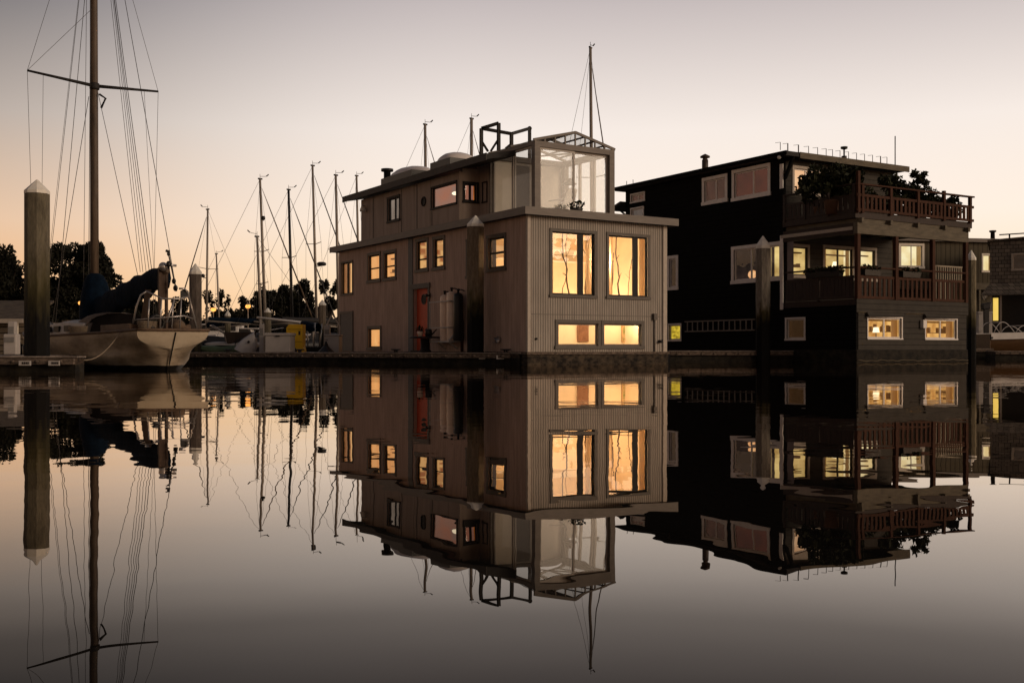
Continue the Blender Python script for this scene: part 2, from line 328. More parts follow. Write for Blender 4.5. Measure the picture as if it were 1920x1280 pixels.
# ------------------------------------------------------------------ builders
def at(px, py, Y): return Vector(((px - 960) / F * Y, Y, H + (HZ - py) / F * Y))
def gx(px, Y): return (px - 960) / F * Y
def gz(py, Y): return H + (HZ - py) / F * Y
class MB:
    def __init__(s): s.v = []; s.f = []; s.sm = []
    def add(s, vs, fs, smooth=False):
        o = len(s.v); s.v += [tuple(x) for x in vs]; s.f += [tuple(i + o for i in f) for f in fs]; s.sm += [smooth] * len(fs); return s
    def hexa(s, c): return s.add(c, [(0, 3, 2, 1), (4, 5, 6, 7), (0, 1, 5, 4), (1, 2, 6, 5), (2, 3, 7, 6), (3, 0, 4, 7)])
    def box(s, x0, x1, y0, y1, z0, z1):
        return s.hexa([(x0, y0, z0), (x1, y0, z0), (x1, y1, z0), (x0, y1, z0), (x0, y0, z1), (x1, y0, z1), (x1, y1, z1), (x0, y1, z1)])
    def quad(s, a, b, c, d): return s.add([a, b, c, d], [(0, 1, 2, 3)])
    def bar(s, p0, p1, w, h=None, up=(0, 0, 1)):
        p0 = Vector(p0); p1 = Vector(p1); h = w if h is None else h
        d = (p1 - p0).normalized(); up = Vector(up)
        if abs(d.dot(up)) > 0.98: up = Vector((1, 0, 0))
        a = d.cross(up).normalized() * w / 2; b = a.cross(d).normalized() * h / 2
        return s.hexa([p0 - a - b, p0 + a - b, p0 + a + b, p0 - a + b, p1 - a - b, p1 + a - b, p1 + a + b, p1 - a + b])
    def tube(s, pts, r, n=8, caps=True):
        pts = [Vector(p) for p in pts]; rs = r if isinstance(r, (list, tuple)) else [r] * len(pts)
        vs = []; fs = []; ref = Vector((0, 0, 1))
        for i, p in enumerate(pts):
            d = (pts[min(i + 1, len(pts) - 1)] - pts[max(i - 1, 0)]).normalized()
            u = ref if abs(d.dot(ref)) < 0.95 else Vector((1, 0, 0))
            a = d.cross(u).normalized(); b = a.cross(d)
            for k in range(n):
                t = 2 * math.pi * k / n; vs.append(p + a * math.cos(t) * rs[i] + b * math.sin(t) * rs[i])
        for i in range(len(pts) - 1):
            for k in range(n):
                fs.append((i * n + k, i * n + (k + 1) % n, (i + 1) * n + (k + 1) % n, (i + 1) * n + k))
        if caps: fs += [tuple(range(n))[::-1], tuple(range((len(pts) - 1) * n, len(pts) * n))]
        return s.add(vs, fs, n > 5)
    def lathe(s, prof, n=16, c=(0, 0, 0), rot=0.0, smooth=True):
        vs = []; fs = []
        for r, z in prof:
            for k in range(n):
                t = 2 * math.pi * k / n + rot; vs.append((c[0] + r * math.cos(t), c[1] + r * math.sin(t), c[2] + z))
        for i in range(len(prof) - 1):
            for k in range(n): fs.append((i * n + k, i * n + (k + 1) % n, (i + 1) * n + (k + 1) % n, (i + 1) * n + k))
        fs += [tuple(range(n))[::-1], tuple(range((len(prof) - 1) * n, len(prof) * n))]
        return s.add(vs, fs, smooth)
    def prism(s, poly, z0, z1):
        n = len(poly); vs = [(x, y, z0) for x, y in poly] + [(x, y, z1) for x, y in poly]
        return s.add(vs, [tuple(range(n))[::-1], tuple(range(n, 2 * n))] + [(i, (i + 1) % n, n + (i + 1) % n, n + i) for i in range(n)])
    def ball(s, c, r, n=10, sq=(1, 1, 1)):
        prof = [(max(1e-4, math.sin(math.pi * i / n)), -math.cos(math.pi * i / n)) for i in range(n + 1)]
        o = len(s.v); s.lathe(prof, n + 2)
        for i in range(o, len(s.v)):
            x, y, z = s.v[i]; s.v[i] = (c[0] + x * r * sq[0], c[1] + y * r * sq[1], c[2] + z * r * sq[2])
        return s
    def grid(s, rows, closed=False, smooth=True):
        n = len(rows[0]); vs = [p for r_ in rows for p in r_]; fs = []
        for i in range(len(rows) - 1):
            for k in range(n if closed else n - 1):
                fs.append((i * n + k, i * n + (k + 1) % n, (i + 1) * n + (k + 1) % n, (i + 1) * n + k))
        return s.add(vs, fs, smooth)
    def build(s, name, mat, parent=None, bevel=0.0, weld=False):
        me = bpy.data.meshes.new(name); me.from_pydata(s.v, [], s.f); me.update()
        me.polygons.foreach_set("use_smooth", s.sm)
        if weld:
            bm = bmesh.new(); bm.from_mesh(me); bmesh.ops.remove_doubles(bm, verts=bm.verts, dist=0.0005); bm.to_mesh(me); bm.free()
        bm = bmesh.new(); bm.from_mesh(me); bmesh.ops.recalc_face_normals(bm, faces=bm.faces); bm.to_mesh(me); bm.free()
        for m_ in (mat if isinstance(mat, (list, tuple)) else [mat]): me.materials.append(m_)
        o = bpy.data.objects.new(name, me); COL.objects.link(o)
        if parent is not None: o.parent = parent
        if bevel:
            b = o.modifiers.new("bevel", 'BEVEL'); b.width = bevel; b.segments = 2; b.limit_method = 'ANGLE'
        return o
def thing(name, label, cat, loc=(0, 0, 0), rz=0.0, group=None):
    o = bpy.data.objects.new(name, None); COL.objects.link(o); o.empty_display_size = 0.3
    o.location = loc; o.rotation_euler = (0, 0, rz); tag(o, label, cat, group); return o
def tag(o, label, cat, group=None):
    o["label"] = label; o["category"] = cat
    if group: o["group"] = group
    return o
def struct(o): o["kind"] = "structure"; return o
def dup(root, loc, rz, label, group=None):
    r = root.copy(); COL.objects.link(r); r.location = loc; r.rotation_euler = (0, 0, rz); r["label"] = label
    if group: r["group"] = group
    for ch in list(root.children):
        c = ch.copy(); COL.objects.link(c); c.parent = r
        for g in list(ch.children):
            d = g.copy(); COL.objects.link(d); d.parent = c
    return r
class Face:
    """a wall plane of a house: (a along the wall, b up, n outwards) -> house coordinates"""
    def __init__(s, kind, off): s.kind = kind; s.off = off
    def p(s, a, b, n=0.0):
        if s.kind == 'L': return (s.off - n, a, b)
        if s.kind == 'R': return (a, s.off - n, b)
        if s.kind == 'B': return (a, s.off + n, b)
        return (s.off + n, a, b)
    def box(s, mb, a0, a1, b0, b1, n0, n1):
        return mb.hexa([s.p(a0, b0, n0), s.p(a1, b0, n0), s.p(a1, b0, n1), s.p(a0, b0, n1), s.p(a0, b1, n0), s.p(a1, b1, n0), s.p(a1, b1, n1), s.p(a0, b1, n1)])
    def wall(s, mb, a0, a1, b0, b1, holes=(), th=0.12):
        A = sorted({a0, a1, *[x for h in holes for x in h[:2] if a0 < x < a1]}); B = sorted({b0, b1, *[x for h in holes for x in h[2:4] if b0 < x < b1]})
        na, nb = len(A) - 1, len(B) - 1
        def solid(i, j):
            if i < 0 or j < 0 or i >= na or j >= nb: return False
            ca = (A[i] + A[i + 1]) / 2; cb = (B[j] + B[j + 1]) / 2
            return not any(h[0] < ca < h[1] and h[2] < cb < h[3] for h in holes)
        for i in range(na):
            for j in range(nb):
                if not solid(i, j): continue
                x0, x1, y0, y1 = A[i], A[i + 1], B[j], B[j + 1]
                for n in (0, -th): mb.quad(s.p(x0, y0, n), s.p(x1, y0, n), s.p(x1, y1, n), s.p(x0, y1, n))
                if not solid(i - 1, j): mb.quad(s.p(x0, y0, 0), s.p(x0, y1, 0), s.p(x0, y1, -th), s.p(x0, y0, -th))
                if not solid(i + 1, j): mb.quad(s.p(x1, y0, 0), s.p(x1, y1, 0), s.p(x1, y1, -th), s.p(x1, y0, -th))
                if not solid(i, j - 1): mb.quad(s.p(x0, y0, 0), s.p(x1, y0, 0), s.p(x1, y0, -th), s.p(x0, y0, -th))
                if not solid(i, j + 1): mb.quad(s.p(x0, y1, 0), s.p(x1, y1, 0), s.p(x1, y1, -th), s.p(x0, y1, -th))
        return mb
def window(parent, face, rc, cols=(0.5,), rows=(), trim=0.09, tmat=None, smat=None, lit=None, depth=0.45, bar=0.045, name='window', proud=0.028, th=0.12, label=None, bar2=None, g=0.25):
    """frame (trim + sash) > pane, room seen through it"""
    a0, a1, b0, b1 = rc
    mb = MB()
    if trim:
        face.box(mb, a0 - trim, a1 + trim, b1, b1 + trim, -0.004, proud + 0.006)
        face.box(mb, a0 - trim * 1.2, a1 + trim * 1.2, b0 - trim, b0, -0.004, proud + 0.02)
        face.box(mb, a0 - trim, a0, b0, b1, -0.004, proud); face.box(mb, a1, a1 + trim, b0, b1, -0.004, proud)
    w = mb.build(name, tmat or M_TRIM, parent)
    if label: w["label"] = label
    sm = smat or M_SASH; sb = MB(); n0, n1 = -0.08, -0.035
    face.box(sb, a0, a1, b1 - bar, b1, n0, n1); face.box(sb, a0, a1, b0, b0 + bar, n0, n1)
    face.box(sb, a0, a0 + bar, b0 + bar, b1 - bar, n0, n1); face.box(sb, a1 - bar, a1, b0 + bar, b1 - bar, n0, n1)
    br = bar2 or bar
    for c in cols:
        x = a0 + (a1 - a0) * c; face.box(sb, x - br * 0.6, x + br * 0.6, b0 + bar, b1 - bar, n0 + 0.004, n1 + 0.006)
    for r_ in rows:
        y = b0 + (b1 - b0) * r_; face.box(sb, a0 + bar, a1 - bar, y - br * 0.5, y + br * 0.5, n0 + 0.008, n1 - 0.003)
    sb.build('sash', sm, w)
    pb = MB(); pb.quad(face.p(a0, b0, -0.058), face.p(a1, b0, -0.058), face.p(a1, b1, -0.058), face.p(a0, b1, -0.058)); pb.build('pane', M_GLASS, w)
    if lit is not None:
        rb = MB()
        rb.quad(face.p(a0 - g, b0 - g, -depth), face.p(a1 + g, b0 - g, -depth), face.p(a1 + g, b1 + g, -depth), face.p(a0 - g, b1 + g, -depth))
        for (x0, y0, x1, y1) in ((a0 - g, b0 - g, a1 + g, b0 - g), (a1 + g, b0 - g, a1 + g, b1 + g), (a1 + g, b1 + g, a0 - g, b1 + g), (a0 - g, b1 + g, a0 - g, b0 - g)):
            rb.quad(face.p(x0, y0, -depth), face.p(x1, y1, -depth), face.p(x1, y1, -th - 0.004), face.p(x0, y0, -th - 0.004))
        rb.build('curtain', lit, w)
    return w
def sheer_mat():
    if "sheer_linen" in MATS: return MATS["sheer_linen"]
    m, nt, N, L, out = nodes("sheer_linen"); d = N.new("ShaderNodeBsdfDiffuse"); t = N.new("ShaderNodeBsdfTranslucent"); mx = N.new("ShaderNodeMixShader")
    d.inputs[0].default_value = (0.55, 0.42, 0.28, 1); t.inputs[0].default_value = (0.62, 0.45, 0.28, 1); mx.inputs[0].default_value = 0.6
    L.new(d.outputs[0], mx.inputs[1]); L.new(t.outputs[0], mx.inputs[2]); L.new(mx.outputs[0], out.inputs[0]); MATS["sheer_linen"] = m; return m
def furnish(w, face, rc, depth, seed, curtain=True, shelf=True, lamp=False):
    """what stands in a lamp-lit room just behind a window"""
    a0, a1, b0, b1 = rc; W_, H_ = a1 - a0, b1 - b0; rnd = random.Random(seed)
    if curtain:
        for side in ((0, 1) if W_ > 1.0 else (rnd.choice((0, 1)),)):
            cw = W_ * rnd.uniform(0.12, 0.24); x0 = a0 - 0.03 if side == 0 else a1 + 0.03 - cw
            c = MB(); c.grid([[face.p(x0 + cw * k / 14, y, -0.19 + 0.022 * math.sin(k * 1.9 + seed)) for k in range(15)] for y in (b0 - 0.05, b1 + 0.1)]); c.build('side_curtain', sheer_mat(), w)
    if shelf:
        y = b0 + H_ * rnd.uniform(0.22, 0.42); c = MB(); n0 = -depth + 0.03; face.box(c, a0 - 0.1, a1 + 0.1, y - 0.02, y, n0, n0 + 0.16)
        x = a0 - 0.05
        while x < a1:
            bw = rnd.uniform(0.04, 0.14); bh = rnd.uniform(0.06, 0.26)
            if rnd.random() < 0.7: face.box(c, x, x + bw, y, y + bh, n0 + 0.02, n0 + 0.12)
            x += bw + rnd.uniform(0.01, 0.12)
        c.build('shelf', plain("room_furniture", (0.16, 0.08, 0.035), 0.7, 0.3), w)
        c = MB(); y2 = b1 - H_ * rnd.uniform(0.12, 0.22); face.box(c, a0 - 0.2, a1 + 0.2, y2, y2 + 0.05, n0, n0 + 0.1); c.build('room_beam', MATS["room_furniture"], w)
    if lamp:
        x = a0 + W_ * rnd.uniform(0.3, 0.7); y = b0 + H_ * rnd.uniform(0.25, 0.5); p = face.p(x, y, -depth * 0.6); c = MB(); c.lathe([(0.12, -0.09), (0.08, 0.09)], 12, p); c.build('lamp_shade', lit_mat("bright_lamp_shade", (1.0, 0.78, 0.48), (1.0, 0.78, 0.48), 1.9), w)
        c = MB(); c.tube([(p[0], p[1], p[2] - 0.1), (p[0], p[1], b0 - 0.2)], 0.02, 6); c.build('lamp_stand', M_BLK, w)
class House:
    def __init__(s, C, th):
        s.C = Vector(C); s.th = th; s.ex = Vector((math.cos(th), math.sin(th))); s.ey = Vector((-math.sin(th), math.cos(th)))
    def L(s, px, v0=0.0):
        r = (px - 960) / F; b = s.C.xy + s.ex * v0; return (r * b.y - b.x) / (s.ey.x - r * s.ey.y)
    def Rr(s, px, u0=0.0):
        r = (px - 960) / F; b = s.C.xy + s.ey * u0; return (r * b.y - b.x) / (s.ex.x - r * s.ex.y)
    def z(s, py, v, u): return H + (HZ - py) / F * (s.C.y + v * s.ex.y + u * s.ey.y)
    def rL(s, x0, y0, x1, y1, v0=0.0):
        a1, a0 = s.L(x0, v0), s.L(x1, v0); m = (a0 + a1) / 2; return (a0, a1, s.z(y1, v0, m), s.z(y0, v0, m))
    def rR(s, x0, y0, x1, y1, u0=0.0):
        a0, a1 = s.Rr(x0, u0), s.Rr(x1, u0); m = (a0 + a1) / 2; return (a0, a1, s.z(y1, m, u0), s.z(y0, m, u0))
    def loc(s, px, py, Y):   # picture ray at depth Y, in house coordinates
        w = at(px, py, Y); d = w.xy - s.C.xy; return Vector((d.dot(s.ex), d.dot(s.ey), w.z))
def leaves(n, centers, leaf, seed, flat=1.0):
    """leaf-sized faces scattered through clumps: centers = (x, y, z, rx, ry, rz)"""
    rnd = random.Random(seed); mb = MB(); tot = sum(c[3] * c[4] * c[5] for c in centers) ** 1
    for c in centers:
        k = max(6, int(n * c[3] * c[4] * c[5] / tot))
        for _ in range(k):
            while True:
                p = Vector((rnd.uniform(-1, 1), rnd.uniform(-1, 1), rnd.uniform(-1, 1)))
                if p.length < 1 and (p.length > 0.45 or rnd.random() < 0.35): break
            q = Vector((c[0] + p.x * c[3], c[1] + p.y * c[4], c[2] + p.z * c[5]))
            a = Vector((rnd.gauss(0, 1), rnd.gauss(0, 1), rnd.gauss(0, 0.7))).normalized(); b = a.orthogonal().normalized()
            b = (Matrix.Rotation(rnd.uniform(0, 6.28), 3, a) @ b); l = leaf * rnd.uniform(0.6, 1.4); w = l * rnd.uniform(0.35, 0.6)
            cdir = a.cross(b)
            mb.add([q - b * l, q + cdir * w, q + b * l, q - cdir * w], [(0, 1, 2, 3)])
    return mb
# ------------------------------------------------------------------ the setting: water, shore
mb = MB(); mb.quad((-900, -60, 0), (900, -60, 0), (900, 118, 0), (-900, 118, 0)); struct(mb.build('water', water_mat()))
mb = MB(); nx = 60
rows = []
for y, zb in ((112, -0.6), (117, 0.5), (124, 1.0), (180, 1.6), (900, 2.0)):
    rows.append([(-900 + 30 * i, y + (2.5 * math.sin(i * 2.1) if y < 150 else 0), zb + (0.2 * math.sin(i * 3.7) if zb > 0 else 0)) for i in range(nx + 1)])
mb.grid(rows); struct(mb.build('shore_ground', M_MUD))

# ------------------------------------------------------------------ grey houseboat
HA = House(at(990, HZ, 30.5) * 1.0, R(32.0)); HA.C.z = 0
C = HA.C
la = thing('houseboat', 'large grey flat-fronted houseboat with a glass room on its roof and glowing windows', 'houseboat', C, HA.th)
LEN, WID = 13.78, 5.10
FL = Face('L', 0.0); FR = Face('R', 0.0)
MB().box(-0.06, WID + 0.06, -0.06, LEN + 0.1, -0.5, 0.30).build('float', M_CONC, la, 0.02)
mb = MB(); mb.box(-0.09, WID + 0.09, -0.09, LEN + 0.12, 0.30, 0.375); mb.build('rub_rail', M_WALER, la)
Z0, Z1 = 0.375, 4.29
hl = {}
for k, r in dict(tall=(641, 492, 661, 551), pair_a=(691, 478, 712, 525), pair_b=(721, 474, 741, 521), bay_a=(782, 452, 801, 505), bay_b=(814, 448, 832, 501),
                 hid=(877, 452, 899, 516), near=(916, 445, 946, 503), low=(691, 616, 713, 651)).items(): hl[k] = HA.rL(*r)
door = HA.rL(776, 541, 803, 656); door = (door[0], door[1], Z0, door[3])
mb = MB(); FL.wall(mb, 0.0, LEN, Z0, Z1, list(hl.values()) + [door]); mb.build('wall', M_SIDEL, la)
hr = {}
hr['up_a'] = HA.rR(1035, 436, 1114, 553); hr['up_b'] = HA.rR(1141, 443, 1214, 556)
hr['lo_a'] = HA.rR(1046, 606, 1121, 648); hr['lo_b'] = HA.rR(1132, 607, 1202, 648)
mb = MB(); FR.wall(mb, 0.12, WID - 0.12, Z0, Z1, list(hr.values())); mb.quad((0.003, -0.0, Z0), (0.12, -0.0, Z0), (0.12, 0, Z1), (0.003, 0, Z1)); mb.build('wall', M_SIDE, la)
mb = MB(); mb.box(WID - 0.12, WID, 0.0, LEN, Z0, Z1); mb.box(0.12, WID - 0.12, LEN - 0.12, LEN, Z0, Z1); mb.build('wall', M_SIDEL, la)
mb = MB(); mb.box(WID - 0.12, WID + 0.03, -0.035, -0.002, Z0, Z1 - 0.005); mb.build('corner_board', M_LTRIM, la); mb = MB(); mb.box(-0.03, 0.075, -0.03, -0.002, Z0, Z1 - 0.005); mb.box(-0.03, -0.002, -0.002, 0.07, Z0, Z1 - 0.005); mb.build('corner_board', M_LTRIM, la)
mb = MB(); mb.box(-0.028, -0.002, HA.L(775) + 0.02, HA.L(767) + 0.02, Z0, Z1 - 0.005); mb.build('downpipe_board', plain("blue_grey_board", (0.13, 0.125, 0.12), 0.7, 0.15), la)
mb = MB(); zf_ = HA.z(589, 0, 0); mb.box(0.08, WID - 0.125, -0.012, -0.001, zf_, zf_ + 0.02); mb.build('flashing_strip', M_FASC, la)
v = HA.Rr(1226); mb = MB(); mb.tube([(v, -0.03, Z0), (v, -0.03, 1.35)], 0.018, 6); mb.box(v - 0.06, v + 0.06, -0.09, -0.002, 1.35, 1.55); mb.build('shore_power_inlet', M_TRIM, la)
u = HA.L(868); mb = MB(); mb.tube([(-0.04, u, Z0), (-0.04, u, HA.z(600, 0, u))], 0.045, 8); mb.build('standpipe', M_REDWOOD, la)
# the flat roof of the lower storeys
mb = MB(); mb.box(-0.22, WID + 0.28, -0.22, LEN + 0.35, Z1, Z1 + 0.17); mb.build('roof_deck', M_ROOF, la)
mb = MB(); ft = Z1 + 0.205; fb = Z1 - 0.015
mb.box(-0.255, WID + 0.315, -0.255, -0.222, fb, ft); mb.box(-0.255, -0.222, -0.222, LEN + 0.35, fb, ft); mb.box(WID + 0.282, WID + 0.315, -0.222, LEN + 0.35, fb, ft)
mb.build('fascia', M_FASC, la)
# inside: the two rooms behind the ribbed front
mb = MB(); mb.box(0.13, WID - 0.13, 0.13, 3.3, 1.50, 1.62); mb.build('floor', M_CREAM, la)
mb = MB(); mb.box(0.13, WID - 0.13, 3.3, 3.4, 0.4, Z1 - 0.01); mb.build('room_wall', M_CREAM, la)
mb = MB(); mb.box(0.13, WID - 0.13, 0.13, 3.3, Z1 - 0.06, Z1 - 0.01); mb.build('ceiling', M_CREAM, la)
mb = MB(); mb.box(0.125, 0.14, 0.13, 3.3, 1.62, hl['near'][2] - 0.02); mb.build('room_wall', M_CREAM, la); mb = MB(); mb.box(WID - 0.14, WID - 0.125, 0.13, 3.3, 0.4, Z1 - 0.06); mb.build('room_wall', M_CREAM, la); mb = MB(); mb.box(0.125, 0.14, 0.13, 3.3, 0.4, 1.50); mb.build('room_wall', M_CREAM, la); mb = MB()
mb.box(0.125, 0.14, 0.13, hl['near'][0] - 0.02, hl['near'][2], Z1 - 0.06); mb.build('room_wall', M_CREAM, la); mb = MB(); mb.box(0.125, 0.14, hl['near'][1] + 0.02, 3.3, hl['near'][2], Z1 - 0.06); mb.build('room_wall', M_CREAM, la)
mb = MB(); mb.box(0.8, 4.3, 3.16, 3.295, 3.55, 3.72); mb.box(0.8, 4.3, 3.0, 3.295, 3.3, 3.33); mb.build('room_shelf', M_DULL, la)
def bulb(loc, P, parent, r=0.12, col=(1.0, 0.72, 0.45)):
    d = bpy.data.lights.new('room_lamp', 'POINT'); d.energy = P; d.shadow_soft_size = r; d.color = col
    o = bpy.data.objects.new('room_lamp', d); COL.objects.link(o); o.location = loc; o.parent = parent; return o
bulb((HA.Rr(1127.5, 0.40), 0.40, 3.1), 150, la, 0.06)
bulb((1.5, 2.6, 1.86), 75, la, 0.06); bulb((4.0, 2.2, 1.86), 60, la, 0.06)
bulb((0.55, 1.2, 1.40), 75, la, 0.06); bulb((2.6, 0.7, 1.40), 75, la, 0.06); bulb((4.5, 1.0, 1.40), 60, la, 0.06)
for k, cc in (('up_a', (0.685,)), ('up_b', (0.70,))):
    w = window(la, FR, hr[k], cc, (), 0.085, M_TRIM, M_SASH, None, bar=0.045, bar2=0.16)
    furnish(w, FR, hr[k], 0.5, 31 if k == 'up_a' else 37, True, False)
    a0, a1, b0, b1 = hr[k]; rnd = random.Random(5 if k == 'up_a' else 11); tb = MB()
    for i in range(4 if k == 'up_a' else 5):     # dark stems added behind the glass in place of its wavy reflections
        x = a0 + (a1 - a0) * ((0.16, 0.36, 0.5, 0.9) if k == 'up_a' else (0.06, 0.17, 0.44, 0.62, 0.86))[i]; pts = []; xx = x
        top = b1 + 0.05 if i % 3 != 1 or k == 'up_a' else b0 + 1.35
        for j in range(12):
            t = j / 11; xx += rnd.gauss(0, 0.028) + (0.012 if i % 2 else -0.014); pts.append((min(max(xx, a0 - 0.1), a1 + 0.1), 0.30 + 0.06 * math.sin(i * 2 + j * 0.5), b0 - 0.15 + (top - b0 + 0.15) * t))
        r0 = (0.017, 0.012, 0.024, 0.026, 0.012)[(i + (0 if k == 'up_a' else 1)) % 5]
        tb.tube(pts, [r0 * (1 - 0.35 * j / 11) for j in range(12)], 6)
        for s_ in (4, 7):
            p = Vector(pts[s_]); tb.tube([p, p + Vector((rnd.uniform(-0.18, 0.18), 0.02, rnd.uniform(0.05, 0.3)))], [r0 * 0.5, r0 * 0.25], 5)
    tb.build('reflection_stem', plain("dark_reflection_stem", (0.035, 0.02, 0.012), 0.8, 0.3), w)
w = window(la, FR, hr['lo_a'], (), (), 0.10, M_TRIM, plain("taupe_sash", (0.16, 0.125, 0.095), 0.6, 0.15), None, bar=0.05)
w2 = window(la, FR, hr['lo_b'], (), (), 0.10, M_TRIM, MATS["taupe_sash"], None, bar=0.05)
mb = MB(); mb.box(hr['lo_a'][1] + 0.1, hr['lo_b'][0] - 0.12, -0.03, -0.002, hr['lo_a'][2] - 0.1, hr['lo_a'][3] + 0.1); mb.build('window_post', M_TRIM, la)
def picture(parent, v, u, z, w_, h_, mats, lab):
    t = thing('framed_picture', lab, 'picture', HA.C + Vector((*(HA.ex * v + HA.ey * u), z)), HA.th)
    f = MB(); f.box(-w_ / 2, w_ / 2, -0.03, 0, -h_ / 2, h_ / 2); f.build('frame', mats[0], t)
    f = MB(); f.box(-w_ / 2 + 0.05, w_ / 2 - 0.05, -0.036, -0.031, -h_ / 2 + 0.05, h_ / 2 - 0.05); f.build('print', mats[1], t); return t
picture(la, HA.Rr(1093, 1.88), 1.9, 0.98, 0.44, 0.58, (plain("brown_frame", (0.18, 0.08, 0.04), 0.5), mottled("dull_red_print", (0.10, 0.035, 0.02), (0.26, 0.13, 0.075), 5, lo=0.35, hi=0.65, bump=0)), 'dark red framed picture seen through the low window nearer the house corner')
picture(la, HA.Rr(1177, 1.88), 1.9, 1.0, 0.5, 0.62, (plain("tan_frame", (0.42, 0.26, 0.12), 0.5), mottled("green_leaf_print", (0.10, 0.16, 0.04), (0.5, 0.34, 0.18), 5, lo=0.42, hi=0.55, bump=0)), 'pale picture with a green plant shape seen through the low right front window')
mb = MB(); mb.box(0.14, WID - 0.14, 1.92, 1.98, 0.4, 1.50); mb.build('room_wall', M_CREAM, la)
# windows of the long side
window(la, FL, hl['tall'], (0.5,), (), 0.055, M_TRIM, M_SASH, L_FOLD, bar2=0.1)
mb = MB()
for k in ('pair_a', 'pair_b'): furnish(window(la, FL, hl[k], (), (0.47,), 0.10, M_TRIM, M_SASH, L_BLIND, bar=0.05), FL, hl[k], 0.45, 3 if k == 'pair_a' else 6, True, k == 'pair_b')
for k, m_ in (('bay_a', L_CLUT), ('bay_b', L_CLUT)): furnish(window(la, FL, hl[k], (), (0.36,), 0.10, M_TRIM, M_SASH, m_, bar=0.05, depth=0.7), FL, hl[k], 0.7, 7 if k == 'bay_a' else 12, False, True, k == 'bay_b')
window(la, FL, hl['hid'], (), (), 0.09, M_TRIM, M_SASH, L_DIM)
window(la, FL, hl['near'], (), (0.5,), 0.10, M_TRIM, M_SASH, None, bar=0.06)
window(la, FL, hl['low'], (), (), 0.10, M_TRIM, M_SASH, L_BLIND, bar=0.04)
r = HA.rL(640, 588, 661, 656)
mb = MB(); FL.box(mb, r[0], r[1], Z0 + 0.02, r[3], 0.002, 0.03); mb.build('hatch_door', plain("hatch_grey", (0.135, 0.12, 0.108), 0.7, 0.12), la)
mb = MB(); FL.box(mb, r[0] - 0.09, r[0], Z0, r[3] + 0.09, 0.002, 0.045); FL.box(mb, r[1], r[1] + 0.09, Z0, r[3] + 0.09, 0.002, 0.045); FL.box(mb, r[0], r[1], r[3], r[3] + 0.09, 0.002, 0.045); mb.build('hatch_frame', M_TRIM, la)
# red entrance door, set back in its opening
d0, d1, _, dz = door
dr = MB(); FL.box(dr, d0 + 0.005, d1 - 0.005, Z0 + 0.03, dz - 0.005, -0.165, -0.115); dr = dr.build('door', M_RED, la); dr["label"] = 'red door with a round porthole'
cy = (d0 + d1) / 2; pz = HA.z(561, 0, cy)
mb = MB(); ring = [(-0.117 + 0.165 - 0.165, cy + 0.17 * math.cos(t * math.pi / 12), pz + 0.17 * math.sin(t * math.pi / 12)) for t in range(24)]
mb.add([(0.109, y, z) for _, y, z in ring], [tuple(range(24))]); mb.build('porthole', M_SASH, dr)
mb = MB(); mb.tube([(0.108, cy + 0.165 * math.cos(t * math.pi / 12), pz + 0.165 * math.sin(t * math.pi / 12)) for t in range(25)], 0.018, 6); mb.build('porthole_ring', M_TRIM, dr)
mb = MB(); mb.ball((0.06, d0 + 0.12, Z0 + 0.95), 0.035); mb.build('handle', M_STEEL, dr)
mb = MB(); FL.box(mb, d0 - 0.11, d0, Z0, dz, 0.002, 0.035); FL.box(mb, d1, d1 + 0.11, Z0, dz, 0.002, 0.035); FL.box(mb, d0 - 0.16, d1 + 0.2, dz, dz + 0.17, 0.002, 0.06); mb.build('door_frame', plain("grey_door_casing", (0.12, 0.105, 0.092), 0.7, 0.15), la)
MB().box(-0.12, 0.1, d0 - 0.02, d1 + 0.02, Z0 - 0.02, Z0 + 0.035).build('door_sill', M_SASH, la)
u = HA.L(806); z = HA.z(554, 0, u); mb = MB(); mb.box(-0.05, -0.002, u - 0.05, u + 0.05, z - 0.08, z + 0.08); mb.tube([(-0.05, u, z), (-0.16, u - 0.04, z)], [0.03, 0.06], 10); mb.build('wall_light', M_BLK, la)
u = HA.L(937); z = HA.z(635, 0, u); mb = MB(); mb.tube([(-0.002, u, z), (-0.12, u, z - 0.03), (-0.13, u, z - 0.11)], [0.08, 0.09, 0.10], 12); mb.build('vent_hood', M_STEEL, la)
v = HA.Rr(1236); z = HA.z(640, v, 0); mb = MB(); mb.tube([(v, -0.002, z), (v, -0.10, z)], 0.05, 10); mb.tube([(v - 0.07, -0.11, z - 0.02), (v + 0.06, -0.11, z + 0.05)], 0.02, 6); mb.build('hose_tap', M_BLK, la)
v = HA.Rr(1005); z = HA.z(635, v, 0); mb = MB(); mb.tube([(v, -0.002, z), (v, -0.04, z)], 0.035, 10); mb.build('pipe_outlet', M_BLK, la)
# gas cylinders on their bracket
u0, u1 = HA.L(864), HA.L(830); um = (u0 + u1) / 2; zb = HA.z(639, 0, um)
rk = MB(); rk.box(-0.46, -0.01, u0 - 0.05, u1 + 0.12, zb - 0.05, zb); rk.bar((-0.44, u0 - 0.03, zb), (-0.02, u0 - 0.03, zb + 0.45), 0.045)
for zz in (zb + 0.42, zb + 1.25): rk.bar((-0.45, u0 - 0.04, zz), (-0.45, u1 + 0.06, zz), 0.035); rk.bar((-0.45, u0 - 0.04, zz), (-0.002, u0 - 0.04, zz), 0.035)
rk.bar((-0.44, u1 + 0.05, zb), (-0.44, u1 + 0.05, zb + 1.25), 0.03); rk.bar((-0.30, u0 + 0.2, zb - 0.05), (-0.02, u0 + 0.2, Z0 + 0.1), 0.05); rk.bar((-0.30, u1 - 0.2, zb - 0.05), (-0.02, u1 - 0.2, Z0 + 0.1), 0.05)
rk.build('cylinder_bracket', M_WHITE2, la)
